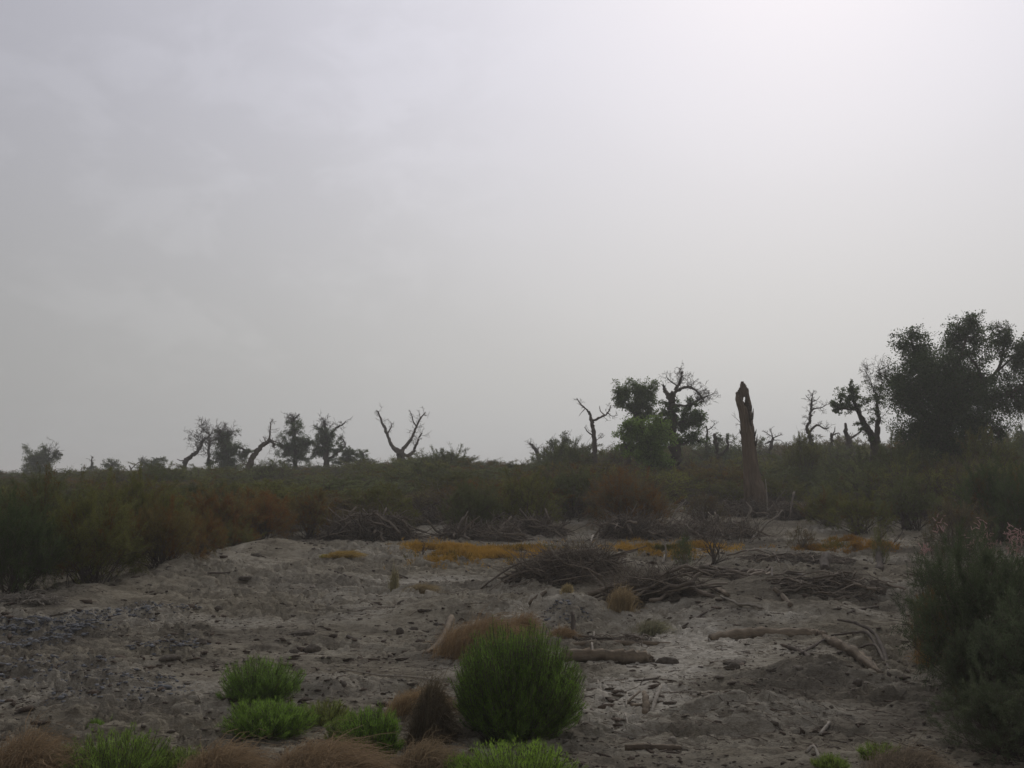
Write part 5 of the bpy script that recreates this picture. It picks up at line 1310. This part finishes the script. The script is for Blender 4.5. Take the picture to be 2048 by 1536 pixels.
# ------------------------------------------------------------------ bare twig bushes and single pale branches in the middle
def bare_bush(label, px, py, n, hpx, seed, mat, wide=.5, r=1.6, lev=2, name='bare_bush', kids=4):
    rng = np.random.default_rng(seed)
    g = on_ground(px, py); k = m_per_px(g[1]); org = g - np.array([0, 0, .02])
    t = thing(name, org, label, 'bush')
    fine = []
    for i in range(n):
        p = g + rng.normal(size=3) * np.array([hpx * k * wide * .25, hpx * k * wide * .2, 0]); p[2] = Hs(p[0], p[1]) - .02
        lines = grow(rng, p, np.array([rng.normal() * wide, rng.normal() * wide * .6, 1]), hpx * k * rng.uniform(.6, 1.1), r * k * rng.uniform(.7, 1.2), lev, .4, .1, kids, .7, 7, .45)
        mb = MB(); mb.tube(lines[0][0], lines[0][1], 5, .3, rng); obj('stem', mb.mesh('stem', mat, True, org), t)
        fine += lines[1:]
    mb = MB(); lines_to_prisms(mb, fine, rng, .3 * k)
    o = obj('twigs', mb.mesh('twigs', mat, False, org), t); o['kind'] = 'stuff'
bare_bush('leafless dark-stemmed bush standing on the crest of the grey mound', 1430, 1130, 9, 78, 921, M_STEM, .35, 2.0)
bare_bush('leafless bush of pale curling twigs right of the dark-stemmed one', 1500, 1085, 8, 80, 922, M_BRUSH, .7, 1.4)
bare_bush('pale leafless twig bush behind the dark-stemmed bush', 1400, 1090, 9, 82, 923, M_BRUSH, .8, 1.2)
bare_bush('thin leafless bush at the foot of the broken trunk', 1540, 1030, 5, 62, 924, M_BRUSH, .35, 1.4)
bare_bush('sparse dark leafless bush on the salt flat right of the orange patch', 1765, 1100, 4, 72, 925, M_STEM, .5, 1.5)
bare_bush('small leafless twig bush on the orange strip', 845, 1112, 5, 26, 926, M_STEM, .6, 1.0)
bare_bush('leafless grey twig bush at the front of the thicket, above the low wide brush pile', 870, 1030, 10, 62, 927, M_BRUSH, .5, 1.4)
bare_bush('leafless twig bush in front of the thicket left of the round twig dome', 1140, 1045, 8, 62, 928, M_BRUSH, .7, 1.3)
stick('dry_branch', 'pale forked branch reaching up left out of the long branch heap', [(1195, 1170, 3, .05), (1165, 1147, 3.2, .25)], M_PALE, 751, 6, forks=[[(1165, 1140, 2.8), (1130, 1125, 2.6), (1108, 1108, 2), (1100, 1092, 1.2)], [(1108, 1108, 1.4), (1118, 1088, 1)], [(1160, 1138, 2), (1185, 1130, 1.8), (1205, 1112, 1)]])
stick('dry_branch', 'bleached upright branch with a hooked top standing in the orange patch', [(1325, 1128, 2.2, 0), (1330, 1120, 2.4, .05)], M_PALE, 752, 6, forks=[[(1330, 1120, 2.2), (1332, 1100, 2), (1327, 1085, 2), (1322, 1078, 1.2)]])
stick('dry_branch', 'bleached zigzag branch above the long branch heap', [(1180, 1108, 2, .2), (1186, 1095, 2, .3)], M_PALE, 753, 6, forks=[[(1186, 1097, 2), (1192, 1084, 1.8), (1196, 1068, 1.2)]])
stick('dry_branch', 'tall bleached branch with a bent tip standing left of the broken trunk foot', [(1332, 1082, 2, 0), (1334, 1070, 2, .1)], M_PALE, 754, 6, forks=[[(1334, 1074, 2), (1345, 1035, 1.8), (1356, 1016, 1.6), (1372, 1000, .9)]])
stick('dry_branch', 'thick bleached branch standing in front of the broken trunk', [(1486, 1072, 3, .0), (1490, 1060, 3, .1)], M_PALE, 755, 6, forks=[[(1490, 1062, 2.8), (1495, 1035, 2.8), (1502, 1018, 2.4), (1492, 1004, 1.2)], [(1497, 1032, 1.6), (1502, 1042, 1.2)]])
stick('dry_branch', 'bleached slanting branch forking up to the right, right of the broken trunk foot', [(1505, 1080, 2, .0), (1512, 1072, 2, .05)], M_PALE, 756, 6, forks=[[(1512, 1074, 2), (1530, 1050, 2), (1552, 1034, 1.8), (1565, 1020, 1)], [(1552, 1034, 1.2), (1556, 1022, 1)]])
stick('dry_branch', 'thin grey upright stick close to the right side of the broken trunk', [(1534, 1040, 2, 0), (1535, 1030, 2, .1)], M_PALE, 757, 6, forks=[[(1535, 1030, 1.8), (1533, 985, 1.6), (1531, 958, .8)], [(1535, 1022, 1.4), (1546, 1010, .8)]])
stick('curved_branch', 'long pale arched branch at the right edge above the pink-flowered shrub', [(1950, 1052, 1.8, .0), (1955, 1050, 1.8, .1)], M_PALE, 758, 6, forks=[[(1950, 1012, 1.4), (1966, 1010, 1.8), (1980, 1020, 2), (2005, 1040, 2), (2018, 1050, 1.6)]])

# pink flower sprays on the wispy tamarisk at the right
def flowers():
    rng = np.random.default_rng(71)
    t = right_things[5]
    base = np.array(t.location)
    m, tt, o = new_mat('tamarisk_flower')
    d = tt.nodes.new('ShaderNodeBsdfDiffuse'); d.inputs['Color'].default_value = (.50, .33, .30, 1)
    tt.links.new(d.outputs[0], o.inputs['Surface'])
    for (cx, cy, r, n) in [(1850, 1098, 10, 24), (1975, 1082, 18, 34), (2020, 1085, 20, 40), (2036, 1072, 14, 30), (1935, 1088, 14, 20), (1880, 1060, 16, 14), (1960, 1055, 16, 14), (2030, 1100, 10, 24), (1775, 1165, 8, 8)]:
        if cx < 1800: continue
        mb = MB()
        Y = base[1] + rng.normal() * .2
        c = at(cx, cy, Y)
        P = c + rng.normal(size=(n, 3)) * r * m_per_px(Y) * .6
        D = rng.normal(size=(n, 3)) + np.array([0, 0, .6]); D /= np.linalg.norm(D, axis=1)[:, None]
        mb.prisms(P, P + D * .07, .009, .005)
        f = obj('flower_spray', mb.mesh('flower_spray', m, False, base)); f['kind'] = 'stuff'
        f.parent = t
        # undo the shrub's own scale and turn
        t_m = t.matrix_basis.to_3x3()
        from mathutils import Matrix
        f.matrix_parent_inverse = (Matrix.Translation(base).inverted() @ t.matrix_basis).inverted() @ Matrix.Identity(4)
flowers()

# ------------------------------------------------------------------ litter: crumbs of dirt, wood chips, twigs, gravel
def scatter_ground(n, rng, y0=8.2, y1=30):
    Y = 1 / (1 / y0 + (1 / y1 - 1 / y0) * rng.random(n)) if False else np.exp(rng.uniform(math.log(y0), math.log(y1), n))
    x = rng.uniform(-.58, .58, n) * Y
    return x, Y

def litter():
    rng = np.random.default_rng(81)
    x, y = scatter_ground(26000, rng)
    d = fbm(x / 1.3, y / .9, 4, 83)
    smooth_patch = np.exp(-((x - 2.45) / .9) ** 2 - ((y - 14.6) / 1.3) ** 2) + np.exp(-((x - 1.45) / .6) ** 2 - ((y - 12.0) / .8) ** 2)
    keep = (rng.random(len(x)) < np.clip(d * 3 - 1.0, .05, 1)) & (rng.random(len(x)) > smooth_patch * .9)
    x = x[keep]; y = y[keep]; n = len(x)
    s = np.exp(rng.normal(size=n) * .55) * .0105 * (y / 12) ** .3
    S = np.stack([s * (1 + 1.6 * rng.random(n)), s, s * (.35 + .5 * rng.random(n))], 1)
    mb = MB(); lumps(mb, np.stack([x, y, H(x, y) + s * .1], 1), np.minimum(S, .06), rng, .55)
    tag(obj('dirt_crumbs', mb.mesh('dirt_crumbs', M_CLOD)), 'brown crumbs of dirt strewn over the flat', None, None, 'stuff')
    # twigs and wood chips
    x, y = scatter_ground(24000, rng)
    d = fbm(x / 1.7 + 7, y / 1.2, 4, 87)
    keep = rng.random(len(x)) < np.clip(d * 3 - .95 + .35 * (x > .5), .04, 1)
    x = x[keep]; y = y[keep]; n = len(x)
    ln = np.exp(rng.normal(size=n) * .55) * .085
    a = rng.random(n) * 6.283
    D = np.stack([np.cos(a), np.sin(a), rng.normal(size=n) * .12], 1)
    P = np.stack([x, y, H(x, y) + .008], 1)
    mb = MB(); r = .0025 + .006 * rng.random(n) ** 3
    P1 = P + D * ln[:, None]; P1[:, 2] = np.maximum(P1[:, 2], H(P1[:, 0], P1[:, 1]) + .003)
    mb.prisms(P, P1, r, r * .6, rng.random(n))
    tag(obj('twig_litter', mb.mesh('twig_litter', M_BRUSH)), 'dry twigs and wood chips strewn over the dirt', None, None, 'stuff')
    x, y = scatter_ground(7500, rng)
    d = fbm(x / 1.1 + 3, y / .7, 4, 187)
    keep = (rng.random(len(x)) < np.clip(d * 3.4 - 1.25, .03, 1)) & (np.exp(-((x - 2.45) / .9) ** 2 - ((y - 14.6) / 1.3) ** 2) < .4 + .6 * rng.random(len(x)))
    x = x[keep]; y = y[keep]; n = len(x)
    sz = np.exp(rng.normal(size=n) * .5) * .022 * (y / 14) ** .4
    S = np.stack([sz * (1.2 + 1.6 * rng.random(n)), sz * .8, sz * (.25 + .4 * rng.random(n))], 1)
    mb = MB(); lumps(mb, np.stack([x, y, H(x, y) + sz * .12], 1), np.minimum(S, .10), rng, .6)
    tag(obj('bark_chips', mb.mesh('bark_chips', M_CHIP)), 'dark brown bark chips and clods strewn over the dirt', None, None, 'stuff')
    # blue-grey gravel at the left
    xs = []; ys = []
    for (px, py, rx, ry, m) in [(30, 1280, 1.1, .9, 2400), (120, 1262, 1.0, .5, 1500), (200, 1240, .9, .5, 900), (300, 1222, .9, .5, 700), (60, 1340, 1.1, .8, 900), (150, 1380, 1.4, .9, 800), (340, 1290, .6, .5, 200), (320, 1300, .5, .4, 160), (10, 1260, .7, .6, 1000), (1130, 1240, .5, .4, 240)]:
        c = on_ground(px, py); a = rng.random(m) * 6.283; q = np.sqrt(rng.random(m))
        xs.append(c[0] + np.cos(a) * q * rx); ys.append(c[1] + np.sin(a) * q * ry)
    x = np.concatenate(xs); y = np.concatenate(ys); n = len(x)
    keep = fbm(x / .5, y / .5, 3, 89) > .36
    x = x[keep]; y = y[keep]; n = len(x)
    s = np.exp(rng.normal(size=n) * .45) * .0145
    S = np.stack([s * (1 + .5 * rng.random(n)), s, s * .55], 1)
    mb = MB(); lumps(mb, np.stack([x, y, H(x, y) + s * .2], 1), S, rng, .25)
    tag(obj('gravel', mb.mesh('gravel', M_GRAVEL)), 'blue-grey gravel spilled over the dirt at the left', None, None, 'stuff')
litter()
